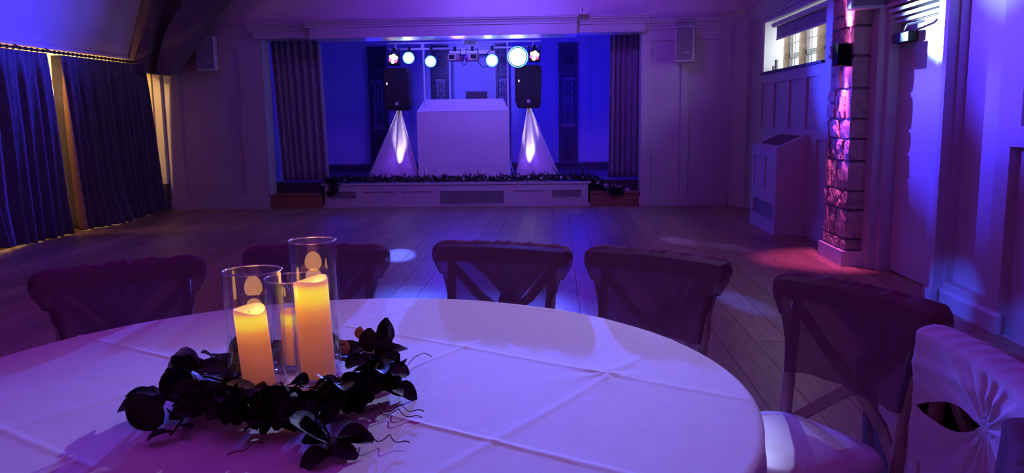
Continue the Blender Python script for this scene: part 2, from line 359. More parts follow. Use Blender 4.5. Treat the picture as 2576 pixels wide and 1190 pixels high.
# stage interior
mb = MB(); mb.box(-4.7, -4.40, 12.46, 15.5, 0, 3.4); struct('wall_stage_left', mb, stage_wall, 'side wall inside the stage behind the left curtain')
mb = MB(); mb.box(1.32, 1.6, 12.46, 15.5, 0, 3.4); struct('wall_stage_right', mb, stage_wall, 'side wall inside the stage behind the right curtain')
mb = MB(); mb.box(-4.7, 1.6, 12.3, 15.9, 3.2, 3.35); struct('ceiling_stage', mb, stage_wall, 'dark ceiling over the stage', 'ceiling')
BY = 15.1
mb = MB()
mb.box(-4.5, -1.90, BY, BY + .15, 0, 3.3); mb.box(-1.10, 1.4, BY, BY + .15, 0, 3.3); mb.box(-1.9, -1.1, BY, BY + .15, 2.46, 3.3)
mb.box(-1.95, -1.05, BY + .50, BY + .6, 0, 3.3); mb.box(-1.98, -1.9, BY + .1, BY + .6, 0, 3.3); mb.box(-1.1, -1.02, BY + .1, BY + .6, 0, 3.3)
bw = struct('wall_stage_back', mb, stage_wall, 'back wall of the stage with a pale alcove behind the booth')
for x0, x1 in ((-4.36, -3.5), (-2.98, -2.66), (-2.62, -2.30), (-.80, -.42), (-.38, .0), (.46, .62), (.66, 1.30)):
    MB().box(x0, x1, BY - .018, BY, .50, 3.1).build('wall_board', stage_wall, bw)
mb = MB(); mb.box(-4.4, -1.9, BY - .03, BY, .36, .48); mb.box(-1.1, 1.32, BY - .03, BY, .36, .48)
mb.build('skirting_board', carved, bw)
MB().box(-1.92, -1.08, BY - .02, BY + .02, 2.46, 2.52).build('alcove_head', lycra, bw)
# carved oak screens on the stage back wall
def ring_m(mb, x, y, z, r, t=.011): mb.tube([(x + r * math.cos(a), y, z + r * math.sin(a)) for a in np.linspace(0, 2 * PI, 17)], t, 5, False)
def carved_panel(x0, x1, label):
    t = thing('carved_screen', ((x0 + x1) / 2, BY - .03, .45), label, 'carved panel', 'carved oak screens on the stage back wall')
    y0 = BY - .07; w = x1 - x0; m = (x0 + x1) / 2
    fr = MB(); fr.box(x0, x0 + .05, y0, BY - .02, .45, 2.62); fr.box(x1 - .05, x1, y0, BY - .02, .45, 2.62)
    for z0, z1 in ((.45, .53), (1.05, 1.13), (2.04, 2.12), (2.56, 2.62)): fr.box(x0, x1, y0 + .004, BY - .02, z0, z1)
    fr.build('screen_frame', carved, t)
    MB().box(x0 + .03, x1 - .03, BY - .04, BY - .02, .48, 2.6).build('back_board', carved, t)
    MB().box(x0 + .055, x1 - .055, BY - .05, BY - .038, 1.16, 2.02).build('inner_panel', carved_in, t)
    MB().box(x0 + .055, x1 - .055, y0 - .01, BY - .04, 1.13, 1.17).build('sill', nmat('sill_pink_lit', (.30, .10, .10), .4), t)  # pink light on the sill put into its colour
    rw = w * .17
    top = MB()
    for r in (w * .28, w * .2, w * .09): ring_m(top, m, BY - .055, 2.33, r, .012)
    for k in range(8): a = k * PI / 4; top.tube([(m + .05 * math.cos(a), BY - .055, 2.33 + .05 * math.sin(a)), (m + w * .28 * math.cos(a), BY - .055, 2.33 + w * .28 * math.sin(a))], .009, 5)
    top.build('roundel', carved, t)
    sc_ = MB()
    for s in (-1, 1):
        for z in (1.90, 1.74, 1.36, 1.25): ring_m(sc_, m + s * rw, BY - .058, z, rw * .82, .009)
        sc_.tube([(m + s * rw * .5, BY - .058, 1.2), (m + s * rw * .5, BY - .058, 1.98)], .008, 5); sc_.tube([(m + s * rw * 1.7, BY - .058, 1.2), (m + s * rw * 1.7, BY - .058, 1.98)], .008, 5)
    sc_.build('scroll_work', carved, t)
    lo = MB()
    for z in (.92, .66): ring_m(lo, m, BY - .055, z, w * .22, .012); ring_m(lo, m, BY - .055, z, w * .1, .010)
    lo.tube([(m, BY - .055, .54), (m, BY - .055, 1.04)], .010, 5)
    lo.build('lower_carving', carved, t)
carved_panel(-3.41, -3.06, 'tall dark carved oak screen behind the left loudspeaker, far left of the four')
carved_panel(-2.24, -1.93, 'tall dark carved oak screen just left of the pale alcove')
carved_panel(-1.08, -.83, 'tall dark carved oak screen just right of the pale alcove')
carved_panel(.06, .40, 'tall dark carved oak screen beside the right stage curtain')

# right wall with high window
RX = 2.72
O = (RX, 0, 0); U = (0, 1, 0); V = (0, 0, 1); N = (-1, 0, 0)
wh = (8.60, 11.12, 1.85, 2.50, .20)
pz = (1.15, 1.71)
small = [(8.74, 9.20, *pz), (9.30, 9.86, *pz), (9.98, 10.52, *pz), (10.64, 11.14, *pz)]
low = [(8.42, 8.78, .22, 1.05)]
mb = MB(); panelled(mb, O, U, V, N, 8.34, 11.86, 0, 2.62, [wh] + small + low, .03)
mb.box(RX + .04, RX + .199, 8.30, 8.595, 0, 2.62); mb.box(RX + .04, RX + .199, 11.125, 12.5, 0, 2.62); mb.box(RX + .04, RX + .199, 8.595, 11.125, 0, 1.845); mb.box(RX + .04, RX + .199, 8.595, 11.125, 2.505, 2.62)
mb.box(RX, RX + .04, 8.30, 8.34, 0, 2.62)
wr = struct('wall_right', mb, paint, 'panelled wall under the high inner window, right side of the hall')
for h in small + low: slab(O, U, V, N, h, .024, .006).build('panel', paint, wr)
MB().box(RX - .03, RX + .198, 8.605, 11.115, 1.83, 1.856).build('window_ledge', timber, wr)
mb = MB(); mb.prism([(2.50, 12.12, 0), (2.54, 12.0, 0), (2.68, 11.80, 0), (2.74, 11.80, 0), (2.74, 12.12, 0)], (0, 0, 0), (0, 0, 2.62))
struct('trim_5', mb, paint, 'splayed corner pilaster between the far wall and the window wall', 'trim')
mb = MB(); cornice(mb, (RX, 7.8), (RX, 11.86), (-1, 0), 2.70, .15, .10); cornice(mb, (2.56, 12.1), (RX, 11.84), (-.84, -.54), 2.70, .15, .10)
struct('trim_6', mb, paint, 'moulded cornice above the high window', 'trim')
mb = MB(); mb.box(RX - .02, RX, 8.34, 9.0, 0, .15); mb.box(RX - .02, RX, 10.16, 11.84, 0, .15)
struct('baseboard_right', mb, paint, 'skirting along the window wall', 'baseboard')
mb = MB(); mb.box(RX + .012, RX + .24, 11.108, 11.124, 1.856, 2.499); mb.box(RX + .012, RX + .24, 8.602, 11.108, 2.488, 2.502)
mb.build('window_reveal', white_wall, wr)
# annex behind the window
AX = 3.70
mb = MB(); mb.box(AX, AX + .12, 7.6, 8.35, 0, 3.0); mb.box(AX, AX + .12, 13.6, 17.2, 0, 3.0); mb.box(AX, AX + .12, 8.35, 13.6, 0, 1.2); mb.box(AX, AX + .12, 8.35, 13.6, 2.9, 3.0)
mb.box(RX + .2, AX, 7.5, 7.6, 0, 3.0); mb.box(RX + .2, AX + .1, 17.2, 17.3, 0, 3.0); mb.box(RX + .2, RX + .26, 12.5, 17.2, 0, 3.0)
struct('wall_annex', mb, white_wall, 'white wall of the daylit room seen through the high window')
struct('ceiling_annex', MB().box(RX + .05, AX + .12, 7.5, 17.3, 3.0, 3.1), white_wall, 'white ceiling of the daylit room', 'ceiling')
win = thing('window_1', (AX, 13, 1.2), 'stone mullioned window with leaded panes, bright daylight outside', 'window', kind='structure')
ys = [8.42 + .86 * k for k in range(7)]
for i, y in enumerate(ys): MB().box(AX - .05, AX + .08, y - .065, y + .065, 1.2, 2.9).bevel(.025, 1).build('mullion', mullion_m, win)
for i in range(6):
    a, b2 = ys[i] + .065, ys[i + 1] - .065
    f = MB()
    for q in ((a, a + .035, 1.2, 2.9), (b2 - .035, b2, 1.2, 2.9), (a, b2, 1.2, 1.24), (a, b2, 2.86, 2.9), (a, b2, 2.19, 2.25)): f.box(AX + .02, AX + .05, q[0], q[1], q[2], q[3])
    fr = f.build('casement_frame', lead, win)
    l = MB()
    for k in (1, 2): yy = a + (b2 - a) * k / 3; l.box(AX + .03, AX + .042, yy - .006, yy + .006, 1.24, 2.86)
    for k in range(1, 7): zz = 1.2 + k * .243; l.box(AX + .03, AX + .042, a, b2, zz - .006, zz + .006)
    l.build('lead_bars', lead, fr); MB().box(AX + .033, AX + .038, a + .03, b2 - .03, 1.24, 2.86).build('pane', pane_glass, fr)
# roller blind
bl = thing('roller_blind', (2.80, 9.8, 2.42), 'grey roller blind half drawn at the top of the high window', 'blind')
MB().tube([(2.80, 8.61, 2.44), (2.80, 10.93, 2.44)], .033, 14).build('roller', white_pl, bl)
MB().box(2.83, 2.836, 8.61, 10.90, 2.27, 2.45).build('blind_fabric', nmat('blind_cloth', (.33, .31, .36), .8), bl)
MB().box(2.822, 2.844, 8.61, 10.90, 2.25, 2.272).build('bottom_bar', white_pl, bl)
tag(MB().lathe([(.020, 0), (.021, .005), (.021, .145), (.018, .15)], (2.84, 10.90, 1.857), 16).build('jar', grey_grille, smooth=True), 'taller grey jar on the window ledge by the white wall', 'jar')
tag(MB().lathe([(.020, 0), (.021, .005), (.021, .075), (.018, .08)], (2.84, 11.03, 1.857), 16).build('jar', grey_grille, smooth=True), 'shorter grey jar at the far end of the window ledge', 'jar')

# radiator cover
rc = thing('radiator_cover', (2.55, 9.58, 0), 'painted panelled radiator cover with sloping grille top under the high window', 'radiator cover')
fx, y0, y1 = 2.385, 9.02, 10.14
mb = MB(); O = (fx, 0, 0)
hs = [(y0 + .10, y0 + .51, .46, .84), (y0 + .61, y1 - .10, .46, .84), (y0 + .10, y1 - .10, .15, .33, .03)]
panelled(mb, O, U, V, N, y0, y1, 0, .95, hs, .018)
zb = 1.10
for y in (y0, y1): mb.quad((fx, y, 0), (RX - .001, y, 0), (RX - .001, y, zb), (fx, y, .95))
tp = lambda x: .95 + (x - fx) * (zb - .95) / (RX - fx)
for q in ((fx, fx + .06, y0, y1), (RX - .05, RX - .001, y0, y1), (fx + .06, RX - .05, y0, y0 + .14), (fx + .06, RX - .05, y1 - .14, y1)):
    mb.quad((q[0], q[2], tp(q[0])), (q[1], q[2], tp(q[1])), (q[1], q[3], tp(q[1])), (q[0], q[3], tp(q[0])))
mb.box(fx - .008, fx, y0 - .008, y1 + .008, 0, .10)
mb.build('cover_body', paint, rc)
for h in hs[:2]: slab(O, U, V, N, h, .016, .004).build('panel', paint, rc)
slab(O, U, V, N, hs[2], .026, .006).build('lower_grille', grey_grille, rc)
mb = MB(); mb.quad((fx + .06, y0 + .14, tp(fx + .06) - .015), (RX - .05, y0 + .14, tp(RX - .05) - .015), (RX - .05, y1 - .14, tp(RX - .05) - .015), (fx + .06, y1 - .14, tp(fx + .06) - .015))
for k in range(12): yy = y0 + .16 + k * (y1 - y0 - .32) / 11; mb.box(fx + .06, RX - .05, yy - .006, yy + .006, -.008, .004, Matrix.Translation((0, 0, 0)) @ Matrix(((1, 0, 0, 0), (0, 1, 0, 0), ((zb - .95) / (RX - fx), 0, 1, .95 - fx * (zb - .95) / (RX - fx)), (0, 0, 0, 1))))
mb.build('top_grille', grey_grille, rc)

# stone pillar
PX, PY0, PY1 = 2.51, 7.21, 7.80
pil = struct('pillar', MB().box(PX + .02, 2.98, PY0 + .02, PY1, 0, 4.2), mortar, 'rough sandstone pillar lit pink by the wall lamp, right of the high window', 'pillar')
def stone(poly_c, sx, sy, sz, amp, facing):
    m = MB(); bm = m.bm; bmesh.ops.create_cube(bm, size=1)
    bmesh.ops.subdivide_edges(bm, edges=bm.edges[:], cuts=2 if facing == 0 else 3, use_grid_fill=True)
    for v in bm.verts:
        c = v.co; e = sum(1 for q in c if abs(q) > .49)
        k = 1 - .045 * max(0, e - 1); c.x *= sx * k; c.y *= sy * k; c.z *= sz * k
        c += Vector([random.uniform(-amp, amp) for _ in range(3)])
    o = m.build('stone', stone_m, pil); o.data.transform(Matrix.Translation(poly_c)); return o
zs = [.13, .23, .49, .65, .91, 1.10, 1.27, 1.53, 1.80, 2.05, 2.32, 2.62, 2.95, 3.3, 3.65, 4.0]
for i in range(len(zs) - 1):
    z0, z1 = zs[i] + .006, zs[i + 1] - .006; zc = (z0 + z1) / 2; hz = z1 - z0
    qd = .26 if i % 2 else .13          # quoin return on the lit face
    qd2 = .20 if i % 2 == 0 else .24
    stone((PX + .11, PY0 + qd / 2, zc), .22, qd, hz, .003, 0)                                  # quoin, shows on both faces
    stone((PX + .22 + .10 + .012, PY0 + .06, zc), .195, .12, hz, .003, 0)
    y = PY0 + qd + .012
    while y < PY1 - .03:
        wy = min(random.uniform(.10, .24), PY1 - y)
        if PY1 - y - wy < .06: wy = PY1 - y
        if hz > .2 and random.random() < .6:
            f = random.uniform(.38, .62); za = z0 + hz * f
            stone((PX + .05 + random.uniform(-.010, .012), y + wy / 2, (z0 + za) / 2 - .003), .10, wy - .012, za - z0 - .012, .006, 1)
            stone((PX + .05 + random.uniform(-.010, .014), y + wy / 2, (z1 + za) / 2 + .003), .10, wy - .012, z1 - za - .006, .006, 1)
        else: stone((PX + .05 + random.uniform(-.008, .010), y + wy / 2, zc), .10, wy - .012, hz, .007, 1)
        y += wy
mb = MB(); mb.box(PX - .03, PX + .02, PY0 - .03, PY1 + .02, 0, .13); mb.box(PX + .02, 2.80, PY0 - .03, PY0 + .02, 0, .13)
struct('baseboard_pillar', mb, white_pl, 'pale plinth around the foot of the stone pillar', 'baseboard')
mb = MB(); mb.box(RX + .05, RX + .28, 7.80, 8.295, 0, 2.62); struct('trim_7', mb, paint, 'narrow painted board between the window wall and the stone pillar', 'trim')
# wall lamp
sx0, sx1, sy0, sy1, sz0, sz1 = 2.40, 2.505, 7.24, 7.38, 1.725, 1.905
scn = thing('wall_sconce', (2.44, 7.33, 1.745), 'dark square up and down wall lamp on the stone pillar, glowing pink', 'wall lamp')
mb = MB()
for q in ((sx0, sx0 + .008, sy0, sy1), (sx1 - .008, sx1, sy0, sy1), (sx0, sx1, sy0, sy0 + .008), (sx0, sx1, sy1 - .008, sy1)): mb.box(q[0], q[1], q[2], q[3], sz0, sz1)
mb.build('lamp_body', nmat('sconce_metal', (.010, .006, .006), .8, spec=.02), scn)
for z in (sz1 - .03, sz0 + .02): MB().lathe([(.05, 0), (.05, .008)], ((sx0 + sx1) / 2, 7.33, z), 16).build('lens', pink_em, scn)
spot('sconce_up', (2.450, 7.33, 1.895), (2.50, 7.33, 3.0), (1, .16, .90), 190, 52, .8, .02)
spot('sconce_down', (2.450, 7.33, 1.735), (2.475, 7.45, .5), (1, .12, .68), 170, 48, .8, .02)

# door in the right wall
DX = 2.81
mb = MB(); mb.box(2.66, 2.98, 7.06, 7.22, 0, 2.9); mb.box(2.72, 2.98, 6.98, 7.06, 0, 2.16); mb.box(2.70, 2.98, 5.70, 6.08, 0, 2.16)
struct('trim_8', mb, paint, 'door lining between the stone pillar and the painted door', 'trim')
dr = thing('door_1', (DX, 6.52, 0), 'plain painted door right of the stone pillar, lit by a bright blue beam', 'door', kind='structure')
mb = MB(); O = (DX, 0, 0)
dh = [(6.24, 6.84, .30, .82)]
panelled(mb, O, U, V, N, 6.10, 6.97, .01, 2.03, [dh[0]], .006); mb.box(DX + .02, DX + .05, 6.10, 6.97, .01, 2.03)
mb.build('door_leaf', paint, dr); slab(O, U, V, N, dh[0], .005, .004).build('panel', paint, dr)
cl = MB().box(2.735, DX, 6.66, 6.95, 1.87, 1.95).bevel(.006, 2).build('door_closer', black, dr)
MB().tube([(2.76, 6.80, 1.96), (2.70, 6.60, 1.99), (2.76, 6.45, 2.0)], .009, 6).build('closer_arm', alu, cl)
mb = MB()
for k, (z, d) in enumerate(((2.035, .05), (2.075, .075), (2.12, .10), (2.165, .12))): mb.box(DX - d, DX + .1, 6.05, 7.0, z, z + .026)
mb.box(DX - .02, DX + .1, 6.05, 7.0, 2.03, 2.2); mb.box(DX - .05, DX + .1, 6.05, 7.0, 2.62, 2.72); mb.box(DX - .04, DX + .05, 6.52, 6.56, 2.19, 2.62)
mb.build('door_head', white_pl, dr); MB().box(DX + .0, DX + .006, 6.06, 6.98, 2.2, 2.62).build('pane', pane_glass, dr)
MB().box(DX + .3, DX + .4, 5.3, 7.1, 0, 3).build('dark_lobby_wall', timber, dr)
# right wall nearer the camera
NX = 2.645
mb = MB(); mb.box(2.575, 2.98, 5.655, 5.71, 0, 2.9)
struct('trim_9', mb, paint, 'painted architrave on the near side of the door', 'trim')
mb = MB(); O = (NX, 0, 0)
nh = [(5.10, 5.635, .175, 2.45, .06)]
panelled(mb, O, U, V, N, 4.945, 5.655, 0, 2.75, nh, .06); mb.box(NX + .062, 2.98, 4.86, 5.655, 0, 2.75)
mb2 = MB(); O2 = (NX, 0, 0)
nh2 = [(3.9, 4.945, .0, 1.12, .06), (3.9, 4.85, 1.24, 2.5, .06), (2.6, 3.74, .12, 1.17, .06), (2.6, 3.74, 1.30, 2.5, .06)]
panelled(mb, O2, U, V, N, -4, 4.945, 0, 2.75, nh2, .06); mb.box(NX + .062, 2.98, -4, 4.86, 0, 2.75)
wn = struct('wall_right_near', mb, paint, 'painted panelled wall right of the door, washed with blue light')
for h in nh + nh2: slab(O, U, V, N, h, .055, .004).build('panel', paint, wn)
mb = MB(); mb.box(NX - .022, NX, 4.90, 5.655, 0, .105); mb.prism([(NX - .022, 4.90, .105), (NX, 4.90, .105), (NX, 4.90, .13), (NX - .008, 4.90, .13)], (0, 4.90, 0), (0, 5.655, 0)); mb.box(2.555, 2.6, 5.64, 5.72, 0, .12)
struct('baseboard_right_near', mb, paint, 'moulded skirting below the near right wall panel', 'baseboard')
struct('wall_right_upper', MB().box(2.60, 3.0, -4, 7.2, 2.75, 5.2).box(2.70, 3.0, 7.2, 12.4, 2.68, 5.2), plaster, 'plaster upper part of the right wall above the cornice')

# left wall: bay opening with curtains, leaning plaster above, post and arched brace
LX = -5.93
mb = MB(); mb.prism([(LX - .02, -4, 2.22), (LX + .95, -4, 5.2), (LX + .55, -4, 5.2), (LX - .30, -4, 2.22)], (0, -4, 0), (0, 12.1, 0))
struct('wall_left', mb, ceil_m, 'leaning plaster slope above the left curtains with blue light spots')
struct('wall_left_near', MB().box(LX - .3, LX - .05, -4, 5.4, 0, 2.25), paint, 'wall at the near left, out of view beside the curtains')
struct('ceiling', MB().box(-6.4, 3.2, -4, 12.4, 4.6, 4.75), ceil_m, 'plaster ceiling of the hall above the frame', 'ceiling')
struct('wall_front', MB().box(-6.4, 3.2, -4.2, -4, 0, 4.7), paint, 'wall behind the camera')
po = thing('trim_10', (-5.72, 11.55, 1.98), 'dark timber post end and arched roof brace at the far left corner', 'roof brace', kind='structure')
mb = MB(); mb.prism([(-5.99, 11.36, 2.03), (-5.73, 11.36, 2.00), (-5.58, 11.36, 2.6), (-5.36, 11.36, 3.3), (-5.95, 11.36, 4.6), (-5.97, 11.36, 3.0)], (0, 11.36, 0), (0, 12.1, 0))
brace_m = nmat('painted_timber', (.16, .12, .115), .7, .2, 5, .1, 30)
mb.build('wall_post', brace_m, po)
outer = [(-5.62, 1.98), (-5.56, 2.22), (-5.44, 2.56), (-5.28, 2.80), (-5.08, 3.03), (-4.8, 3.3), (-4.4, 3.6)]
inner = [(-5.42, 1.98), (-5.36, 2.10), (-5.20, 2.30), (-5.01, 2.55), (-4.78, 2.82), (-4.50, 3.12), (-4.1, 3.4)]
mb = MB(); ya, yb = 11.46, 11.80
for k in range(6):
    a, b2, c, d = outer[k], outer[k + 1], inner[k + 1], inner[k]
    mb.prism([(a[0], ya, a[1]), (b2[0], ya, b2[1]), (c[0], ya, c[1]), (d[0], ya, d[1])], (0, ya, 0), (0, yb, 0))
bmesh.ops.remove_doubles(mb.bm, verts=mb.bm.verts[:], dist=1e-4); mb.build('arched_brace', brace_m, po)
mb = MB(); mb.box(-6.14, -5.955, 11.98, 12.40, 0, 2.2); struct('wall_corner', mb, cream, 'pale cream reveal lit warm at the far end of the left curtain')
mb = MB(); mb.box(-5.955, -5.84, 12.02, 12.3, .40, 2.12); struct('trim_11', mb, paint, 'narrow pier beside the cream reveal', 'trim')
mb = MB(); mb.box(-6.0, -5.835, 11.97, 12.3, 0, .40); struct('trim_12', mb, timber, 'dark dado block at the foot of the corner pier', 'trim')
# bar room
mb = MB(); mb.box(-9.2, -9.1, 5.2, 13.2, 0, 2.6); mb.box(-9.2, -6.05, 12.75, 12.9, 0, 2.6); mb.box(-9.2, -6.2, 5.2, 5.3, 0, 2.6); mb.box(-6.25, -6.1, 12.35, 12.8, 0, 2.6)
struct('wall_bar', mb, cream, 'cream wall of the warm lit bar room behind the curtains')
struct('ceiling_bar', MB().box(-9.2, LX - .08, 5.2, 12.9, 2.5, 2.6).box(LX - .12, LX - .04, 5.3, 12.1, 2.24, 2.6), cream, 'cream ceiling of the bar room', 'ceiling')

# ================================================================== CURTAINS
rod = thing('curtain_rod', (-5.86, 8.5, 2.14), 'long dark curtain rod with gliders along the left wall', 'curtain rod')
MB().tube([(-5.86, 3.2, 2.15), (-5.86, 11.70, 2.15)], .014, 8).build('rod', black, rod)
MB().box(-5.95, -5.93, 3.2, 11.66, 2.19, 2.22).build('rail', white_pl, rod)
for y in (5.0, 8.9, 9.45, 11.5): MB().tube([(-5.93, y, 2.19), (-5.86, y, 2.15)], .010, 6).build('bracket', black, rod)
def hall_curtain(label, yt0, yt1, yb0, yb1, nf, seed, hem=None, fold=None, zt=2.125):
    rnd = random.Random(seed); ph = [rnd.uniform(0, 6.28) for _ in range(6)]
    t = thing('curtain', (-5.83, (yb0 + yb1) / 2, 0), label, 'curtain', 'grey velvet curtains on the left wall')
    NU, NV = 200, 34
    def f(u, v):          # u along width, v 0 bottom .. 1 top
        k = 1 - v
        yt = yt0 + (yt1 - yt0) * u; yb = yb0 + (yb1 - yb0) * u; y = yt + (yb - yt) * (k ** 1.25)
        wv = math.sin(u * nf * 2 * PI + ph[0] + .8 * math.sin(u * 9 + ph[1])) + .45 * math.sin(u * nf * 3.1 * PI + ph[2] + k * 1.2)
        head = math.sin(u * nf * 2 * 2 * PI + ph[3])
        amp = .035 + .03 * k; x = -5.845 + amp * wv * (1 - math.exp(-k * 9)) + .010 * head * math.exp(-k * 14)
        x += .10 * max(0, k - .80) / .2 * (.5 + .5 * math.sin(u * 8 + ph[4]))
        y += .018 * math.cos(u * nf * 2 * PI + ph[0]) * k
        if fold:
            e = max(0, 1 - u / fold); x -= .30 * e ** 1.1 * (.45 + .55 * k); y += .36 * e ** 1.1 * (.45 + .55 * k)
        z0 = hem(u) if hem else .012
        return (x, y, z0 + (zt - z0) * v)
    o = MB().grid(NU, NV, f).build('drape', velvet, t, True, False)
    sm = o.modifiers.new('thick', 'SOLIDIFY'); sm.thickness = .006; sm.material_offset = 1; sm.material_offset_rim = 1; o.data.materials.append(lining)
    hd = MB()
    for k in range(int(nf * 1.6)):
        y = yt0 + (yt1 - yt0) * (k + .5) / int(nf * 1.6); hd.tube([(-5.86, y - .004, 2.15), (-5.86, y + .004, 2.15)], .022, 8)
    hd.build('glider', black, t)['kind'] = 'stuff'
    return t
hall_curtain('grey velvet curtain nearest the camera on the left wall, hem lifted', 6.2, 9.35, 6.0, 9.42, 19, 3, hem=lambda u: .012 + .16 * max(0, (.80 - u)) / .8)
hall_curtain('grey velvet curtain at the far end of the left wall, leading edge folded back', 9.47, 11.66, 9.62, 11.86, 15, 5, fold=.07)
def stage_curtain(label, xt0, xt1, xb0, xb1, nf, seed, y=12.56):
    rnd = random.Random(seed); ph = [rnd.uniform(0, 6.28) for _ in range(4)]
    t = thing('stage_curtain', ((xb0 + xb1) / 2, y, .38), label, 'curtain', 'stage curtains')
    def f(u, v):
        k = 1 - v; xt = xt0 + (xt1 - xt0) * u; xb = xb0 + (xb1 - xb0) * u
        wv = math.sin(u * nf * 2 * PI + ph[0] + .9 * math.sin(u * 6 + ph[1]))
        return (xt + (xb - xt) * k, y + .035 * wv + .012 * math.sin(u * 40 + ph[2]), .395 + 2.13 * v)
    o = MB().grid(150, 16, f).build('drape', stage_velvet, t, True); sm = o.modifiers.new('thick', 'SOLIDIFY'); sm.thickness = .006
    hd = MB()
    for k in range(10): x = xt0 + (xt1 - xt0) * (k + .5) / 10; hd.box(x - .02, x + .02, y - .012, y + .012, 2.515, 2.56)
    hd.build('heading_hooks', white_pl, t)['kind'] = 'stuff'
    MB().tube([(xt0 - .05, y, 2.57), (xt1 + .05, y, 2.57)], .012, 8).build('track', alu, t)
stage_curtain('grey pleated stage curtain at the left end of the stage', -4.33, -3.56, -4.24, -3.52, 7, 1)
stage_curtain('grey pleated stage curtain at the right end of the stage', .82, 1.29, .80, 1.29, 6, 2)

# ================================================================== WALL FITTINGS
def wall_speaker(loc, rotz, label, w=.27, h=.50, d=.26, tilt=0):
    t = thing('wall_speaker', loc, label, 'speaker', 'white wall speakers')
    M = Matrix.Translation(loc) @ Matrix.Rotation(rotz, 4, 'Z') @ Matrix.Rotation(tilt, 4, 'X')
    m = MB(); m.box(-w / 2, w / 2, -d, 0, 0, h); m.bevel(.014, 2); o = m.build('cabinet', white_pl, t); o.data.transform(M)
    m = MB(); m.box(-w / 2 + .018, w / 2 - .018, -d - .006, -d + .004, .022, h - .018); o = m.build('grille', grey_grille, t); o.data.transform(M)
    m = MB(); m.box(.0, .075, -d - .010, -d - .004, .115, .128); o = m.build('maker_plate', white_pl, t); o.data.transform(M)
    m = MB(); m.box(-.05, .05, -.02, .07, h * .3, h * .7); o = m.build('wall_bracket', black, t); o.data.transform(M)
wall_speaker((-5.08, 12.04, 2.05), R(12), 'white wall speaker on the dark panelling left of the stage', .26, .49, .24)
wall_speaker((1.86, 12.04, 2.06), R(-14), 'white wall speaker on the panelling right of the stage', .26, .49, .24)
wall_speaker((2.60, 7.205, 2.17), R(-4), 'white wall speaker high on the stone pillar, cropped by the top of view', .32, .56, .15)
se = thing('motion_sensor', (.385, 11.95, 2.733), 'small white sensor box on top of the beam above the stage', 'sensor')
MB().box(.32, .45, 11.80, 11.90, 2.733, 2.84).bevel(.006, 2).build('sensor_case', white_pl, se); MB().box(.375, .388, 11.795, 11.802, 2.765, 2.815).build('sensor_slot', black, se)
ex = thing('emergency_light', (-1.27, 12.50, 2.40), 'small pale emergency light plate hanging behind the beam above the booth', 'light')
MB().box(-1.36, -1.18, 12.50, 12.53, 2.40, 2.475).bevel(.004, 1).build('plate', white_pl, ex); MB().box(-1.29, -1.25, 12.505, 12.525, 2.474, 3.2).build('drop_rod', alu, ex)

# ================================================================== STAGE EQUIPMENT
# booth
bo = thing('dj_booth', (-1.43, 12.95, SZ), 'white cloth covered disc jockey booth with sloping top at centre stage', 'booth')
by = 12.78
def bf(u, v): return (-2.155 + 1.435 * u + (.012 if u > .5 else 0) * 0, by + .004 * math.sin(u * 30) * (1 - v) + .002 * math.sin(v * 17), SZ + .001 + (1.425 - SZ) * v)
MB().grid(40, 24, bf).build('front_cloth', lycra, bo, True)
mb = MB(); mb.quad((-2.155, by, 1.425), (-.72, by, 1.425), (-.83, by + .30, 1.615), (-2.07, by + .30, 1.615)); mb.quad((-2.155, by, 1.425), (-2.07, by + .3, 1.615), (-2.07, by + .62, 1.615), (-2.155, by + .62, SZ), (-2.155, by, SZ)); mb.quad((-.72, by, 1.425), (-.72, by, SZ), (-.72, by + .62, SZ), (-.83, by + .62, 1.615), (-.83, by + .3, 1.615))
mb.build('slope_cloth', lycra, bo)
MB().box(-2.02, -.88, by + .32, by + .7, 1.40, 1.44).build('desk_board', black, bo)
MB().tube([(-2.155, by - .001, 1.425), (-.72, by - .001, 1.425)], .006, 6).build('seam', lycra, bo)
MB().box(-1.72, -1.714, by - .004, by, .635, .645).build('glint', white_pl, bo)
lp = thing('laptop', (-1.26, 13.25, 1.44), 'dark laptop with its lid raised on the white booth', 'laptop')
MB().box(-1.42, -1.08, 13.16, 13.38, 1.44, 1.455).build('keyboard_base', black, lp)
MB().box(-1.42, -1.08, 0, .010, 0, .285, Matrix.Translation((0, 13.17, 1.45)) @ Matrix.Rotation(R(8), 4, 'X')).build('lid', nmat('laptop_lid', (.10, .10, .11), .4), lp)
# loudspeakers on scrimmed stands
def pa_speaker(x, y, z, label, led):
    t = thing('loudspeaker', (x, y, z), label, 'speaker', 'loudspeakers on the stage')
    m = MB(); w, h = .205, .655
    poly = [(-w * .78, 0), (w * .78, 0), (w, .10), (w, h - .05), (w * .86, h), (-w * .86, h), (-w, h - .05), (-w, .10)]
    m.prism([(x + a, y - .17, z + b) for a, b in poly], (0, y - .17, 0), (0, y + .13, 0)); m.bevel(.018, 2); m.build('cabinet', black, t)
    pg = [(x + a * .9, z + .06 + b * .86) for a, b in poly]
    g = MB(); g.prism([(a, y - .182, c) for a, c in pg], (0, y - .182, 0), (0, y - .165, 0)); g.build('front_grille', black_grille, t)
    MB().box(x - .022, x + .028, y - .188, y - .180, z + .085, z + .13).build('maker_badge', white_pl, t)
    if led: MB().box(x - .15, x - .138, y - .187, y - .18, z + .40, z + .43).build('power_light', wh_led, t)
    MB().lathe([(.03, -.04), (.03, .02)], (x, y, z), 12).build('pole_cup', black, t)
pa_speaker(-2.46, 12.95, 1.445, 'black loudspeaker on the left scrimmed stand beside the booth', True)
pa_speaker(-.415, 12.95, 1.455, 'black loudspeaker on the right scrimmed stand under the brightest lamp', True)
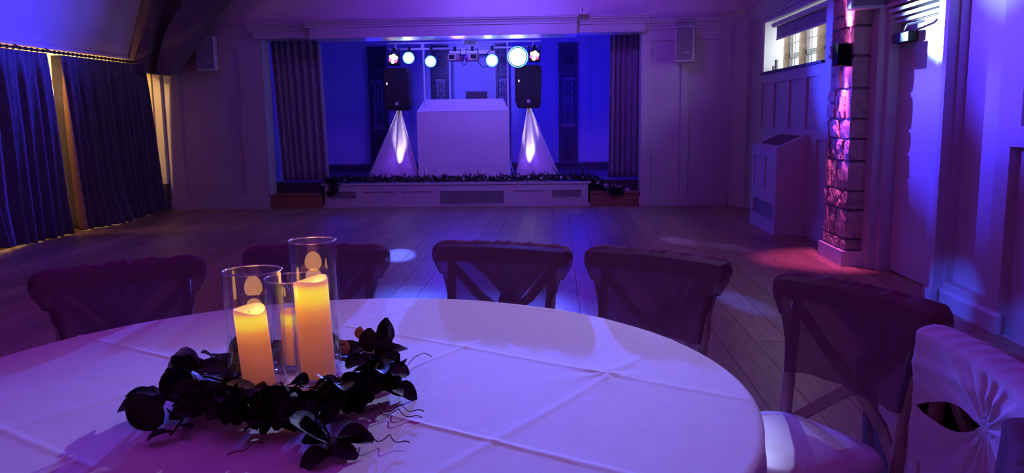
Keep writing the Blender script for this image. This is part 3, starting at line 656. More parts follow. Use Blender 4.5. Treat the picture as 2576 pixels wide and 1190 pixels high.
def scrim_stand(x, y, xl, xr, ztop, label, lean):
    t = thing('speaker_stand', (x, y, SZ), label, 'speaker stand', 'scrimmed speaker stands')
    MB().tube([(x, y, SZ), (x, y, ztop - .04)], .017, 10).build('pole', black, t)
    feet = [(xl + .02, y - .12), (xr - .02, y - .16), ((xl + xr) / 2, y + .42)]
    for fx_, fy_ in feet: MB().tube([(x, y, SZ + .62), (fx_, fy_, SZ + .015)], .011, 6).build('leg', black, t)
    P3 = feet
    def f(u, v):
        a = u * 3; i = int(a) % 3; q = a - int(a); A, B = P3[i], P3[(i + 1) % 3]
        bx = A[0] + (B[0] - A[0]) * q; byy = A[1] + (B[1] - A[1]) * q
        sag = math.sin(q * PI)
        bx += (x - bx) * .06 * sag; byy += (y - byy) * .06 * sag
        tx, ty = x + .028 * math.cos(u * 2 * PI + 3.9), y + .028 * math.sin(u * 2 * PI + 3.9)
        k = v; wv = .010 * math.sin(u * 2 * PI * 9) * k * (1 - k) * 4
        px = bx + (tx - bx) * k; py = byy + (ty - byy) * k
        px += (x - px) * .16 * math.sin(k * PI) * sag + wv; py += (y - py) * .16 * math.sin(k * PI) * sag - wv
        return (px, py, SZ + .004 + .05 * sag * (1 - k) + (ztop - SZ - .004) * k)
    MB().grid(72, 26, f, wrap=True).build('scrim', scrim_m, t, True)
    up = MB().lathe([(.05, 0), (.055, .05), (.045, .06)], (x + .0, y - .10, SZ + .005), 14).build('uplighter', black, t)
    spot('scrim_uplight', (x + .015, y - .045, SZ + .07), (x + .010, y - .050, 1.5), (.85, .70, 1), 190, 29, .9, .015)
    point('scrim_glow', (x, y + .04, SZ + .28), (.22, .04, 1), 2.2, .03)
scrim_stand(-2.46, 12.95, -3.02, -2.11, 1.46, 'speaker stand in a glowing white pyramid scrim left of the booth', 1)
scrim_stand(-.415, 12.95, -.66, .10, 1.47, 'speaker stand in a glowing white pyramid scrim right of the booth', -1)
# lighting gantry
GY = 12.86
ga = thing('lighting_gantry', (-1.4, GY, SZ), 'pale metal lighting gantry with twin rails over the booth', 'lighting stand')
for z in (2.475, 2.385): MB().tube([(-2.58, GY, z), (-.22, GY, z)], .016, 8).build('rail', alu, ga)
for x in (-2.47, -2.06, -1.32, -.98, -.34): MB().tube([(x, GY, 2.385), (x, GY, 2.475)], .014, 6).build('strut', alu, ga)
for x in (-2.04, -.735): MB().tube([(x, GY + .03, SZ), (x, GY + .03, 2.475)], .015, 8).build('pole', alu, ga)
for x in (-2.04, -.735):
    for a in (40, 160, 280): MB().tube([(x, GY + .03, SZ + .35), (x + .26 * math.cos(R(a)) * (.4 if True else 1), GY + .03 + .26 * math.sin(R(a)), SZ + .01)], .010, 6).build('leg', alu, ga)
for x in (-1.41, -1.36): MB().lathe([(.012, 0), (.02, .01), (.02, .03), (.012, .04)], (x, GY, 2.49), 10).build('wing_bolt', alu, ga)
def hook(t, x, z, top=2.37):
    MB().tube([(x - .09, GY - .06, z), (x - .09, GY - .04, z + .10), (x - .03, GY - .01, top - .02), (x + .03, GY - .01, top - .02), (x + .09, GY - .04, z + .10), (x + .09, GY - .06, z)], .007, 6).build('yoke', black, t)
    MB().box(x - .02, x + .02, GY - .022, GY + .022, top - .03, 2.41).build('clamp', black, t)
def par(x, z, rad, lens, label, bodylen=.22, side=0):
    t = thing('par_lamp', (x, GY, z), label, 'stage lamp', 'stage lamps on the gantry')
    M = Matrix.Translation((x, GY - .10, z)) @ Matrix.Rotation(R(90 + 4), 4, 'X')
    o = MB().lathe([(rad * .45, -bodylen), (rad * .9, -bodylen * .7), (rad * 1.06, -.02), (rad * 1.06, .012), (rad * .97, .012)], (0, 0, 0), 24, None).build('lamp_can', black, t, False); o.data.transform(M)
    o = MB().lathe([(rad * .95, .006), (rad * .8, .016), (rad * .3, .022)], (0, 0, 0), 24).build('lens', lens, t, True); o.data.transform(M)
    o = MB().tube([(rad * .985 * math.cos(a), rad * .985 * math.sin(a), .013) for a in np.linspace(0, 2 * PI, 33)], rad * .045, 6, False).build('halo_ring', emat('halo_glow', (.10, .62, 1), 2.2), t, True); o.data.transform(M)  # glowing ring added to imitate the cyan halo round the lens
    hook(t, x, z)
def cluster(x, z, label):
    t = thing('led_cluster', (x, GY, z), label, 'stage lamp', 'clustered stage lamps on the gantry')
    MB().box(x - .085, x + .085, GY - .10, GY + .06, z - .10, z + .09).bevel(.01, 2).build('lamp_case', black, t)
    for k in range(6):
        a = k * PI / 3 + .3
        MB().lathe([(.030, 0), (.026, .014), (.012, .02)], (0, 0, 0), 12).build('lens', red_led if k in (3, 5) else lamp_p, t, True).data.transform(Matrix.Translation((x + .045 * math.cos(a), GY - .10, z + .045 * math.sin(a))) @ Matrix.Rotation(R(90), 4, 'X'))
    MB().lathe([(.026, 0), (.022, .012), (.01, .016)], (0, 0, 0), 12).build('lens', lamp_p, t, True).data.transform(Matrix.Translation((x, GY - .10, z)) @ Matrix.Rotation(R(90), 4, 'X'))
    hook(t, x, z + .05)
cluster(-2.49, 2.235, 'small red and white clustered stage lamp at the left end of the gantry')
par(-2.25, 2.245, .088, lamp_w, 'round white stage lamp second from the left end of the gantry')
par(-1.91, 2.185, .085, lamp_c, 'round blue-white stage lamp left of the two box scanners')
par(-.965, 2.185, .092, lamp_c, 'round blue-white stage lamp right of the two box scanners')
par(-.57, 2.23, .155, lamp_w, 'largest and brightest white stage lamp, right part of the gantry', .25)
cluster(-.315, 2.245, 'white clustered stage lamp at the right end of the gantry')
def scanner(x, z, label, flip):
    t = thing('box_scanner', (x, GY, z), label, 'stage lamp', 'box scanners on the gantry')
    M = Matrix.Translation((x, GY, z)) @ Matrix.Rotation(R(14 * flip), 4, 'Z')
    m = MB(); m.prism([(-.09, -.12, -.055), (.09, -.12, -.055), (.105, -.12, .0), (.075, -.12, .055), (-.075, -.12, .055), (-.105, -.12, .0)], (0, -.12, 0), (0, .14, 0)); o = m.build('case', nmat('scanner_case', (.30, .12, .20), .5), t); o.data.transform(M)
    m = MB(); m.box(-.05, .04, -.126, -.118, -.03, .035); o = m.build('window', black, t); o.data.transform(M)
    m = MB()
    for q in ((-.062, .052, .035, .046), (-.062, .052, -.042, -.03), (-.062, -.05, -.03, .035), (.04, .052, -.03, .035)): m.box(q[0], q[1], -.128, -.118, q[2], q[3])
    o = m.build('window_frame', white_pl, t); o.data.transform(M)
    hook(t, x, z + .02)
scanner(-1.545, 2.245, 'left one of two maroon box scanners over the booth', -1)
scanner(-1.275, 2.245, 'right one of two maroon box scanners over the booth', 1)
for i, (a, b2) in enumerate((((-1.46, 2.20), (-1.34, 2.20)), ((-1.20, 2.20), (-1.02, 2.12)))):
    pts = [(a[0] + (b2[0] - a[0]) * t, GY - .02, a[1] + (b2[1] - a[1]) * t - .07 * math.sin(t * PI)) for t in np.linspace(0, 1, 9)]
    tag(MB().tube(pts, .005, 5).build('power_cable', black), ('thin black cable drooping between the two box scanners', 'thin black cable from the right box scanner to the round lamp')[i], 'cable')

# garland along the stage edge
rnd = random.Random(11)
ga_path = [(-3.45, 12.30, .375), (-3.15, 12.33, .39), (-2.6, 12.35, .385), (-2.0, 12.34, .38), (-1.4, 12.33, .385), (-.8, 12.34, .38), (-.2, 12.35, .385), (.3, 12.36, .39), (.52, 12.38, .37), (.66, 12.40, .28), (.80, 12.34, .225), (.88, 12.20, .215), (.90, 12.13, .15)]
gl = thing('garland', (-1.4, 12.33, SZ), 'dark leafy garland with small white flowers along the stage edge', 'garland')
MB().tube(ga_path, .008, 6).build('stem', twig, gl)
tl = [(-3.40, 12.28, .37), (-3.36, 12.17, .36), (-3.33, 12.165, .29), (-3.36, 12.165, .22), (-3.42, 12.165, .17)]
MB().tube(tl, .006, 6).build('hanging_stem', twig, gl)
def along(P, t):
    s = t * (len(P) - 1); i = min(int(s), len(P) - 2); q = s - i
    return Vector(P[i]).lerp(Vector(P[i + 1]), q)
g = MB()
def tiny_leaf(m, p, d, L, W, nrm):
    d = d.normalized(); s = d.cross(nrm).normalized()
    v = [m.bm.verts.new(q) for q in (p, p + d * L * .45 + s * W, p + d * L, p + d * L * .45 - s * W)]
    m.bm.faces.new(v)
for k in range(3000):
    P, t = (ga_path, rnd.random()) if k % 9 else (tl, rnd.random())
    p = along(P, t); sp = .045 if P is ga_path else .025
    p = p + Vector((rnd.gauss(0, sp), rnd.gauss(0, .04) if P is ga_path and t < .72 else rnd.gauss(0, .008), abs(rnd.gauss(0, .028)) + .002))
    if P is ga_path and t > .9 or P is tl: p.y = min(p.y, 12.14)
    tiny_leaf(g, p, Vector((rnd.gauss(0, 1), rnd.gauss(0, .5), rnd.gauss(.35, .7))), rnd.uniform(.035, .075), rnd.uniform(.008, .015), Vector((rnd.gauss(0, 1), rnd.gauss(-1, .5), rnd.gauss(0, 1))))
o = g.build('foliage', garland_m, gl); o['kind'] = 'stuff'
g = MB()
for k in range(70):
    p = along(ga_path, rnd.uniform(0, .62)) + Vector((rnd.gauss(0, .02), rnd.gauss(0, .02), .02)); d = Vector((rnd.gauss(0, .5), -.2, 1)).normalized(); L = rnd.uniform(.04, .11)
    g.tube([p, p + d * L], .002, 3, False)
    for q in range(5): tiny_leaf(g, p + d * L * (.3 + .17 * q), d + Vector((rnd.gauss(0, 1), 0, rnd.gauss(0, .3))), .028, .007, Vector((0, -1, .2)))
g.build('sprigs', garland_m, gl)['kind'] = 'stuff'
def flower_mesh():
    m = MB()
    for k in range(5):
        a = k * 2 * PI / 5; d = Vector((math.cos(a), 0, math.sin(a)))
        tiny_leaf(m, Vector((0, 0, 0)), d + Vector((0, -.35, 0)), .03, .012, Vector((0, -1, 0)))
    m.lathe([(.005, 0), (.003, .006)], (0, 0, 0), 6)
    return m.mesh('flower', petal)
fm = flower_mesh()
fl_t = [(t, .02) for t in (.06, .13, .34, .47, .49, .50, .52, .55, .565, .60, .62, .66, .70, .72, .735, .79, .80, .81, .82, .825, .835, .84)]
for t, dz in fl_t:
    o = bpy.data.objects.new('flower', fm); C.objects.link(o); attach(o, gl)
    o.location = along(ga_path, t) + Vector((rnd.gauss(0, .02), -.04, dz + abs(rnd.gauss(0, .02)))); o.rotation_euler = (rnd.uniform(-.6, .5), rnd.uniform(0, 6), rnd.uniform(-.6, .6)); s = rnd.uniform(.7, 1.25); o.scale = (s, s, s)
for q in ((.84, 12.17, .245), (.88, 12.16, .275), (.92, 12.16, .25), (.86, 12.15, .30), (.95, 12.17, .27), (1.06, 12.25, .235)):
    o = bpy.data.objects.new('flower', fm); C.objects.link(o); attach(o, gl); o.location = q; o.rotation_euler = (rnd.uniform(-.4, .4), rnd.uniform(0, 6), 0); o.scale = (1.3, 1.3, 1.3)

# ================================================================== TABLE
TX, TY, TR, TZ = -.512, 1.66, .915, .755
tb = thing('round_table', (TX, TY, 0), 'round banquet table hidden under the white cloth', 'table')
MB().lathe([(TR - .01, TZ - .03), (TR - .006, TZ - .016), (TR - .01, TZ - .004)], (TX, TY, 0), 64).build('tabletop', step_wood, tb)
for k in range(4):
    a = PI / 4 + k * PI / 2; MB().tube([(TX + .55 * math.cos(a), TY + .55 * math.sin(a), 0), (TX + .5 * math.cos(a), TY + .5 * math.sin(a), TZ - .03)], .016, 8).build('leg', alu, tb)
def cloth():
    rnd = np.random.RandomState(4)
    nr, ns, nk = 150, 600, 30
    th = np.linspace(0, 2 * np.pi, ns, endpoint=False)
    tdir = np.array([.857, -.515]); ndir = np.array([.515, .857])
    def hz(X, Y):
        n = X * ndir[0] + Y * ndir[1]; t = X * tdir[0] + Y * tdir[1]; z = np.zeros_like(X)
        for c, a, w_ in ((.688, .0035, .007), (1.136, .0050, .006), (1.590, .0035, .006), (2.04, .003, .007)):
            d = n - c - .004 * np.sin(t * 5 + c * 9); z += a * np.exp(-(d / w_) ** 2) + a * .8 * np.exp(-np.abs(d) / .06)
        for c, a, w_ in ((-.818, .0035, .009), (-.40, .002, .008), (-1.23, .003, .008), (-1.635, .0035, .008)):
            d = t - c - .006 * np.sin(n * 4 + c * 5); z += a * np.exp(-(d / w_) ** 2) + a * .7 * np.exp(-np.abs(d) / .06)
        # pucker at the crossing of folds
        px, py = X - .106, Y - 1.787; rr = np.hypot(px, py); an = np.arctan2(py, px)
        z += .004 * np.exp(-(rr / .07) ** 2) * (1 + .9 * np.cos(an * 5 + .7))
        z += .0004 * np.sin(t * 23 + 3 * np.sin(n * 11)) * np.sin(n * 31 + 2 * np.sin(t * 7)) + .0006 * np.sin(t * 61 + n * 17)
        return z * .36
    V = [(TX, TY, TZ + .004)]; F = []
    rs = TR * (np.arange(1, nr + 1) / nr)
    for r in rs:
        X = TX + r * np.cos(th); Y = TY + r * np.sin(th); edge = np.clip((r - (TR - .012)) / .012, 0, 1)
        Z = TZ + .003 + hz(X, Y) * (1 - .6 * edge) - .004 * edge ** 2
        V += list(zip(X, Y, Z))
    dents = sum(np.exp(-(np.angle(np.exp(1j * (th - a))) / .21) ** 4) for a in [R(q) for q in (136, 106, 74.5, 46, 18.5, -8, -36)])
    for k in range(1, nk + 1):
        q = k / nk; drop = .66 * q
        fold = .055 * q ** .8 * (np.sin(th * 13 + .6) * .6 + .5 * np.sin(th * 21 + 2.1) + .25 * np.sin(th * 34))
        rr = TR + .006 * min(1, k / 3) + .02 * q + np.maximum(fold, -.012 * q - .002) - dents * .20 * min(1, max(0, (q - .06) / .22))
        V += list(zip(TX + rr * np.cos(th), TY + rr * np.sin(th), np.full(ns, TZ - .002 - drop)))
    for k in range(ns): F.append((0, 1 + k, 1 + (k + 1) % ns))
    for i in range(nr + nk - 1):
        a = 1 + i * ns; b_ = a + ns
        for k in range(ns): k2 = (k + 1) % ns; F.append((a + k, b_ + k, b_ + k2, a + k2))
    me = bpy.data.meshes.new('tablecloth'); me.from_pydata(V, [], F); me.materials.append(linen); me.polygons.foreach_set('use_smooth', [True] * len(me.polygons))
    o = bpy.data.objects.new('tablecloth', me); C.objects.link(o); return o
tag(cloth(), 'creased white cloth covering the round table in the foreground', 'tablecloth')

# ================================================================== CHAIRS
def hood_profile_w(z):
    # half width of the hood at height z
    pts = [(.55, .198), (.62, .200), (.70, .206), (.76, .222), (.80, .246), (.83, .264), (.855, .268), (.875, .262), (.90, .25)]
    for (a, wa), (b2, wb_) in zip(pts, pts[1:]):
        if z <= b2: q = max(0, (z - a) / (b2 - a)); return wa + (wb_ - wa) * q
    return pts[-1][1]
CT = .885      # top of hood
def bow(u): return -.045 * (1 - u * u)          # crest bows backwards in the middle
def hood_front(rag=0, lens=None, seed=0):
    rn = random.Random(seed); ph = [rn.uniform(0, 6) for _ in range(8)]
    def f(a, v):
        u = a * 2 - 1
        # v: 0 front bottom -> .62 front top edge -> 1 back of the roll
        zb = .615 + .008 * math.sin(u * 3 + ph[0])
        if v < .62:
            q = v / .62; z = zb + (.862 - zb) * q; y = .051 - .005 * q + .005 * math.sin(u * 11 + ph[1]) * (1 - q) ** 2 + .0012 * math.sin(u * 19 + z * 30 + ph[2]) - .010 * (1 - u * u) * math.sin(q * PI)
            w = hood_profile_w(z)
        else:
            q = (v - .62) / .38; an = q * PI; z = .862 + (CT - .862) * math.sin(an) ** .6; y = .046 - .098 * (1 - math.cos(an)) / 2
            z += .003 * math.sin(u * 17 + ph[3]) * math.sin(an) + .004 * math.sin(u * 41 + ph[4] + 3 * q) * math.sin(an) * math.exp(-(u * 2.4) ** 2)
            if q > .5: z = min(z, .868 + .03 * (1 - q)) - .03 * max(0, q - .7) / .3
            w = hood_profile_w(min(.855, .83 + .03 * math.sin(an)))
        z -= .018 * max(0, abs(u) - .88) / .12 * (1 if v > .4 else 0)
        e = max(0, (abs(u) - .90) / .10); k = math.sqrt(max(0, 1 - e * e)); y = -.004 + (y + .004) * k
        if v > .62: z = .845 + (z - .845) * (.35 + .65 * k)
        return (u * w, y + bow(u) * (.4 + .6 * min(1, v / .62)), z)
    sk = None
    if lens: sk = lambda a, v: lens(a, v)
    return MB().grid(64, 44, f, sk)
def slit_front(part):
    # cloth drawn sideways to a gather point, leaving an almond shaped slit
    mid = lambda u: .768 - .050 * (u + .10)
    def half(u): q = (u + .14) / 1.06; return .027 * math.sin(PI * q ** .85) if 0 < q < 1 else 0
    def folds(u, z):
        dx, dz = (u + .22) * .22, z - .774; r = math.hypot(dx, dz); an = math.atan2(dz, dx)
        return .0045 * math.sin(an * 13 + 1.0) * min(1, r / .05) * math.exp(-r / .16) + .004 * math.exp(-((z - .825 + .02 * u) / .012) ** 2) + .0022 * math.sin(an * 29) * math.exp(-r / .08)
    def wl(z): return .262 if z > .83 else .262 - .018 * min(1, (.83 - z) / .07) - .012 * max(0, (.76 - z) / .28)
    def up(a, v):
        u = a * 2 - 1
        if v < .6: q = v / .6; zl = mid(u) + half(u); z = zl + (.862 - zl) * q; y = .052 - .008 * q + folds(u, z)
        else:
            q = (v - .6) / .4; an = q * PI; z = .862 + (CT - .862) * math.sin(an) ** .6; y = .044 - .10 * (1 - math.cos(an)) / 2; z += .0005 * math.sin(u * 29) * math.sin(an)
            if q > .6: z -= .06 * (q - .6)
        w = wl(z); e = max(0, (abs(u) - .92) / .08); k = math.sqrt(max(0, 1 - e * e)); y = -.004 + (y + .004) * k
        return (u * w * 1.0, y + bow(u) * .7, z)
    def lo(a, v):
        u = a * 2 - 1; zt = mid(u) - half(u) + .007 * (1 - min(1, half(u) / .01)); z = .475 + (zt - .475) * v
        y = .050 + .015 * (1 - v) + folds(u, z) + .010 * math.sin(u * 5 + z * 22) * (1 - v); w = wl(z)
        e = max(0, (abs(u) - .92) / .08); k = math.sqrt(max(0, 1 - e * e)); y = -.004 + (y + .004) * k
        return (u * w, y + bow(u) * .7, z)
    return MB().grid(120, 60, up if part == 'upper' else lo)
def hood_rear(seed=0):
    rn = random.Random(seed + 50); ph = [rn.uniform(0, 6) for _ in range(6)]
    def f(a, v):
        u = a * 2 - 1; z = .842 - (.842 - .655) * v
        w = .262 + (.03 - .262) * v ** .9
        pl = .010 * math.sin(u * 14 + ph[0]) * min(1, v * 2) + .005 * math.sin(u * 29 + ph[1])
        z += .05 * abs(u) ** 1.5 * v * (1 - v) * 2
        e = max(0, (abs(u) - .90) / .10) * max(0, 1 - v * 3); k = math.sqrt(max(0, 1 - e * e))
        return (u * w, -.004 + (-.052 - .022 * math.sin(v * PI) * (1 - abs(u)) - .012 * v + pl) * k + bow(u * (1 - v)), z)
    return MB().grid(44, 18, f)
def make_chair(label, lens=None, seed=0, front_mat=None):
    t = thing('dining_chair', (0, 0, 0), label, 'chair', 'sash hooded chairs around the round table')
    # origin: floor under the top of the back; +y faces the table
    for s in (-1, 1):
        MB().tube([(s * .185, .0, 0), (s * .185, .035, .25), (s * .186, .04, .45), (s * .190, .015, .68), (s * .198, -.012, .84)], [.014, .017, .018, .017, .015], 10).build('rear_leg', chair_wood, t, True)
        MB().tube([(s * .175, .43, 0), (s * .17, .42, .43)], [.013, .018], 10).build('front_leg', chair_wood, t, True)
    for s in (-1, 1):
        pts = [(s * .188, -.004, .79), (s * .10, -.026, .685), (0, -.030 + .007 * s, .612), (-s * .10, -.010, .53), (-s * .182, .032, .455)]
        m = MB(); bmv = []
        for i, p in enumerate(pts):
            p = Vector(p); d = (Vector(pts[min(i + 1, 4)]) - Vector(pts[max(i - 1, 0)])).normalized(); n2 = Vector((d.z, 0, -d.x)); 
            bmv.append([m.bm.verts.new(p + n2 * a + Vector((0, c, 0))) for a, c in ((-.016, -.006), (.016, -.006), (.016, .006), (-.016, .006))])
        for i in range(4):
            for k in range(4): m.bm.faces.new((bmv[i][k], bmv[i][(k + 1) % 4], bmv[i + 1][(k + 1) % 4], bmv[i + 1][k]))
        m.bm.faces.new(bmv[0][::-1]); m.bm.faces.new(bmv[-1]); m.build('cross_slat', chair_wood, t)
    m = MB(); pts = [(-1 + 2 * k / 10) for k in range(11)]; rows = []
    for u in pts: rows.append([m.bm.verts.new((u * .245, bow(u) + a, b2)) for a, b2 in ((.028, .81), (.03, .865), (-.03, .868), (-.028, .812))])
    for i in range(10):
        for k in range(4): m.bm.faces.new((rows[i][k], rows[i][(k + 1) % 4], rows[i + 1][(k + 1) % 4], rows[i + 1][k]))
    m.bm.faces.new(rows[0][::-1]); m.bm.faces.new(rows[-1]); m.build('top_rail', chair_wood, t)
    def seat(u, v, z0, z1, k):
        pass
    def rsq(rx, ry, n=40):
        return [(rx * math.copysign(abs(math.cos(a)) ** .5, math.cos(a)), ry * math.copysign(abs(math.sin(a)) ** .5, math.sin(a))) for a in np.linspace(0, 2 * PI, n, endpoint=False)]
    def stack(layers, c):
        m = MB(); rings = [[m.bm.verts.new((c[0] + p[0], c[1] + p[1] , z)) for p in rsq(rx, ry)] for rx, ry, z in layers]
        for i in range(len(rings) - 1):
            for k in range(40): m.bm.faces.new((rings[i][k], rings[i][(k + 1) % 40], rings[i + 1][(k + 1) % 40], rings[i + 1][k]))
        m.bm.faces.new(rings[0][::-1]); m.bm.faces.new(rings[-1]); return m
    stack([(.205, .20, .43), (.21, .205, .44), (.205, .20, .452)], (0, .245)).build('seat_frame', chair_wood, t, True)
    stack([(.190, .185, .4525), (.208, .203, .468), (.210, .205, .485), (.198, .193, .503), (.15, .145, .511), (.08, .08, .514)], (0, .245)).build('seat_pad', ivory_pad, t, True)
    MB().tube([(-.183, .03, .22), (.183, .03, .22)], .009, 6).tube([(-.172, .425, .22), (.172, .425, .22)], .009, 6).build('stretcher', chair_wood, t)
    if lens:
        hd = slit_front('upper').build('sash_hood', front_mat, t, True); slit_front('lower').build('lower_fold', front_mat, hd, True)
        MB().grid(30, 12, lambda a, v: ((a * 2 - 1) * .243, -.05 + .09 * max(0, (abs(a * 2 - 1) - .8) / .2) + bow(a * 2 - 1) - .01 * v, .85 - .36 * v)).build('slit_shade_sheet', nmat('slit_shade', (.012, .004, .006), .95, spec=.05), hd, True)  # near-black sheet added behind the slit as its inner shade
    else:
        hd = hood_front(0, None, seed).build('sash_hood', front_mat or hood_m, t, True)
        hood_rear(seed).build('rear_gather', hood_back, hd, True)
    m = MB(); m.lathe([(.010, -.035), (.034, -.025), (.040, 0), (.034, .025), (.010, .035)], (0, -.075, .655), 12)
    m.build('knot', hood_back, hd, True)
    def tail(a, v): u = a * 2 - 1; return (u * (.02 + .055 * v) + .012 * math.sin(v * 5 + seed), -.085 - .03 * math.sin(v * 2) + .012 * math.sin(u * 5 + v * 2), .65 - .50 * v)
    MB().grid(10, 14, tail).build('sash_tail', hood_back, hd, True)
    return t
def children(o): return [c for c in bpy.data.objects if c.parent == o]
def copy_tree(o, parent=None):
    c = o.copy(); C.objects.link(c)
    if parent: c.parent = parent
    for ch in children(o): copy_tree(ch, c)
    return c
def place(o, A, B, zref=.885):
    """A, B: ends of the crest (xy) as seen from the table"""
    A, B = Vector((*A, 0)), Vector((*B, 0)); m = (A + B) / 2; d = B - A
    o.location = (m.x, m.y, 0); o.rotation_euler = (0, 0, math.atan2(d.y, d.x) + PI)
c1 = make_chair('', None, 1)
spec = [
    (c1, (-1.60, 2.36), (-1.20, 2.70), 'hooded chair farthest left round the white table'),
    (None, (-1.13, 2.86), (-.60, 2.88), 'hooded chair behind the candles and glass cylinders'),
    (None, (-.46, 2.98), (.06, 2.82), 'hooded chair facing the booth squarely, blue light showing through its sash'),
    (None, (.105, 2.86), (.545, 2.55), 'hooded chair second from the right beyond the table, sash hanging in a dark V'),
    (None, (.645, 2.37), (.905, 1.91), 'hooded chair at the right of the table with cream seat and crossed back showing'),
]
for o, A, B, lab in spec:
    o = o or copy_tree(c1); o['label'] = lab; place(o, A, B)
lensf = True
hood_lit = sheer('mauve_organza_lit', (.72, .60, .74), .0, .15)  # same hood cloth, stage light put into a paler colour
c6 = make_chair('hooded chair nearest the right wall, sash coloured as lit by the stage, with a dark open slit', lensf, 9, hood_lit); place(c6, (.80, 1.745), (.765, 1.22))
c7 = copy_tree(c1); c7['label'] = 'hooded chair in the bottom right corner, only its dark corner in view'; place(c7, (.712, 1.215), (.418, .795))

# ================================================================== CENTREPIECE
def candle(x, y, rad, z0, hgt, lean, seed, label, glow):
    t = thing('candle', (x, y, z0), label, 'candle', 'led candles in the glass cylinders')
    n = 36; rn = random.Random(seed); p0, p1 = rn.uniform(0, 6), rn.uniform(0, 6)
    def rim(a): return .0042 * math.sin(a + p0) + .0036 * math.sin(2 * a + p1)
    m = MB(); rings = []
    for (rr, zz, k) in ((.97, 0, 0), (1, .004, 0), (1, hgt * .35, 0), (1, hgt * .7, 0), (1, hgt - .02, 0), (1, hgt - .004, 1), (.97, hgt, 1), (.90, hgt - .002, 1), (.82, hgt - .005, .9), (.5, hgt - .008, .5), (.05, hgt - .009, 0)):
        rings.append([m.bm.verts.new((x + rad * rr * math.cos(a) + lean[0] * zz, y + rad * rr * math.sin(a) + lean[1] * zz, z0 + zz + k * rim(a))) for a in np.linspace(0, 2 * PI, n, endpoint=False)])
    for i in range(len(rings) - 1):
        for k in range(n): m.bm.faces.new((rings[i][k], rings[i][(k + 1) % n], rings[i + 1][(k + 1) % n], rings[i + 1][k]))
    m.bm.faces.new(rings[0][::-1]); m.bm.faces.new(rings[-1])
    mt = bpy.data.materials.new('candle_wax'); mt.use_nodes = True; nt = mt.node_tree; Nn = nt.nodes; L = nt.links; b = Nn['Principled BSDF']
    b.inputs['Base Color'].default_value = (.50, .32, .22, 1); b.inputs['Roughness'].default_value = .5; b.inputs['Subsurface Weight'].default_value = .0
    geo = Nn.new('ShaderNodeNewGeometry'); sx = Nn.new('ShaderNodeSeparateXYZ'); L.new(geo.outputs['Position'], sx.inputs[0])
    mr = Nn.new('ShaderNodeMapRange'); mr.inputs[1].default_value = z0; mr.inputs[2].default_value = z0 + hgt; L.new(sx.outputs[2], mr.inputs[0])
    cr = Nn.new('ShaderNodeValToRGB'); L.new(mr.outputs[0], cr.inputs[0]); el = cr.color_ramp.elements
    el[0].position = 0; el[0].color = (.15, .035, .018, 1); el[1].position = 1; el[1].color = (.62, .16, .09, 1)
    for p, c in ((.30, (.33, .072, .032)), (.55, (.50, .115, .030)), (.70, (.80, .24, .02)), (.80, (1.0, .62, .01)), (.90, (1.0, .74, .02)), (.945, (1, .48, .05)), (.965, (.72, .24, .10))):
        e = el.new(p); e.color = (*c, 1)
    L.new(cr.outputs[0], b.inputs['Emission Color']); b.inputs['Emission Strength'].default_value = glow
    m.build('wax_body', mt, t, True)
    MB().tube([(x + lean[0] * hgt, y, z0 + hgt - .012), (x + lean[0] * hgt, y, z0 + hgt - .004)], .0025, 6).build('wick', cream, t)
    return t
T0 = TZ + .0085
def vase(x, y, rad, hgt, label):
    t = thing('glass_cylinder', (x, y, T0), label, 'vase', 'glass cylinder vases of the centrepiece')
    rim = .003
    prof = [(.001, .0), (rad * .97, 0), (rad, .004), (rad, hgt - .003), (rad - .0008, hgt), (rad - rim + .0008, hgt), (rad - rim, hgt - .003), (rad - rim, .012), (.001, .010)]
    MB().lathe(prof, (x, y, T0), 56, None, False).build('glass_wall', glass, t, True)
    MB().tube([(x + (rad - rim / 2) * math.cos(a), y + (rad - rim / 2) * math.sin(a), T0 + hgt) for a in np.linspace(0, 2 * PI, 57)], .0021, 6, False).build('polished_rim', nmat('rim_glass', (.55, .55, .62), .12, .02, metal=.7), t, True)
vL = (-.640, 1.665); vR = (-.528, 1.728); vM = (-.602, 1.815)
vase(*vL, .0615, .258, 'medium glass cylinder with a pillar candle, front left of the three')
vase(*vR, .0515, .312, 'tallest glass cylinder with a pillar candle, right of the three')
vase(*vM, .0665, .212, 'shortest glass cylinder standing behind the other two')
candle(vL[0] + .003, vL[1] - .005, .0335, T0 + .0115, .165, (-.075, 0), 2, 'glowing pillar candle in the medium glass cylinder, left', .92)
candle(vR[0] + .002, vR[1] - .006, .037, T0 + .0115, .215, (-.04, 0), 8, 'tallest glowing pillar candle in the right glass cylinder', .92)
candle(vM[0] - .006, vM[1] + .0, .028, T0 + .0115, .125, (0, 0), 5, 'slim glowing candle behind, half hidden in the shortest cylinder', .75)
for (x, y, h) in ((vL[0], vL[1], .19), (vR[0], vR[1], .24)): point('candle_light', (x, y, T0 + h), (1, .42, .10), .22, .02)

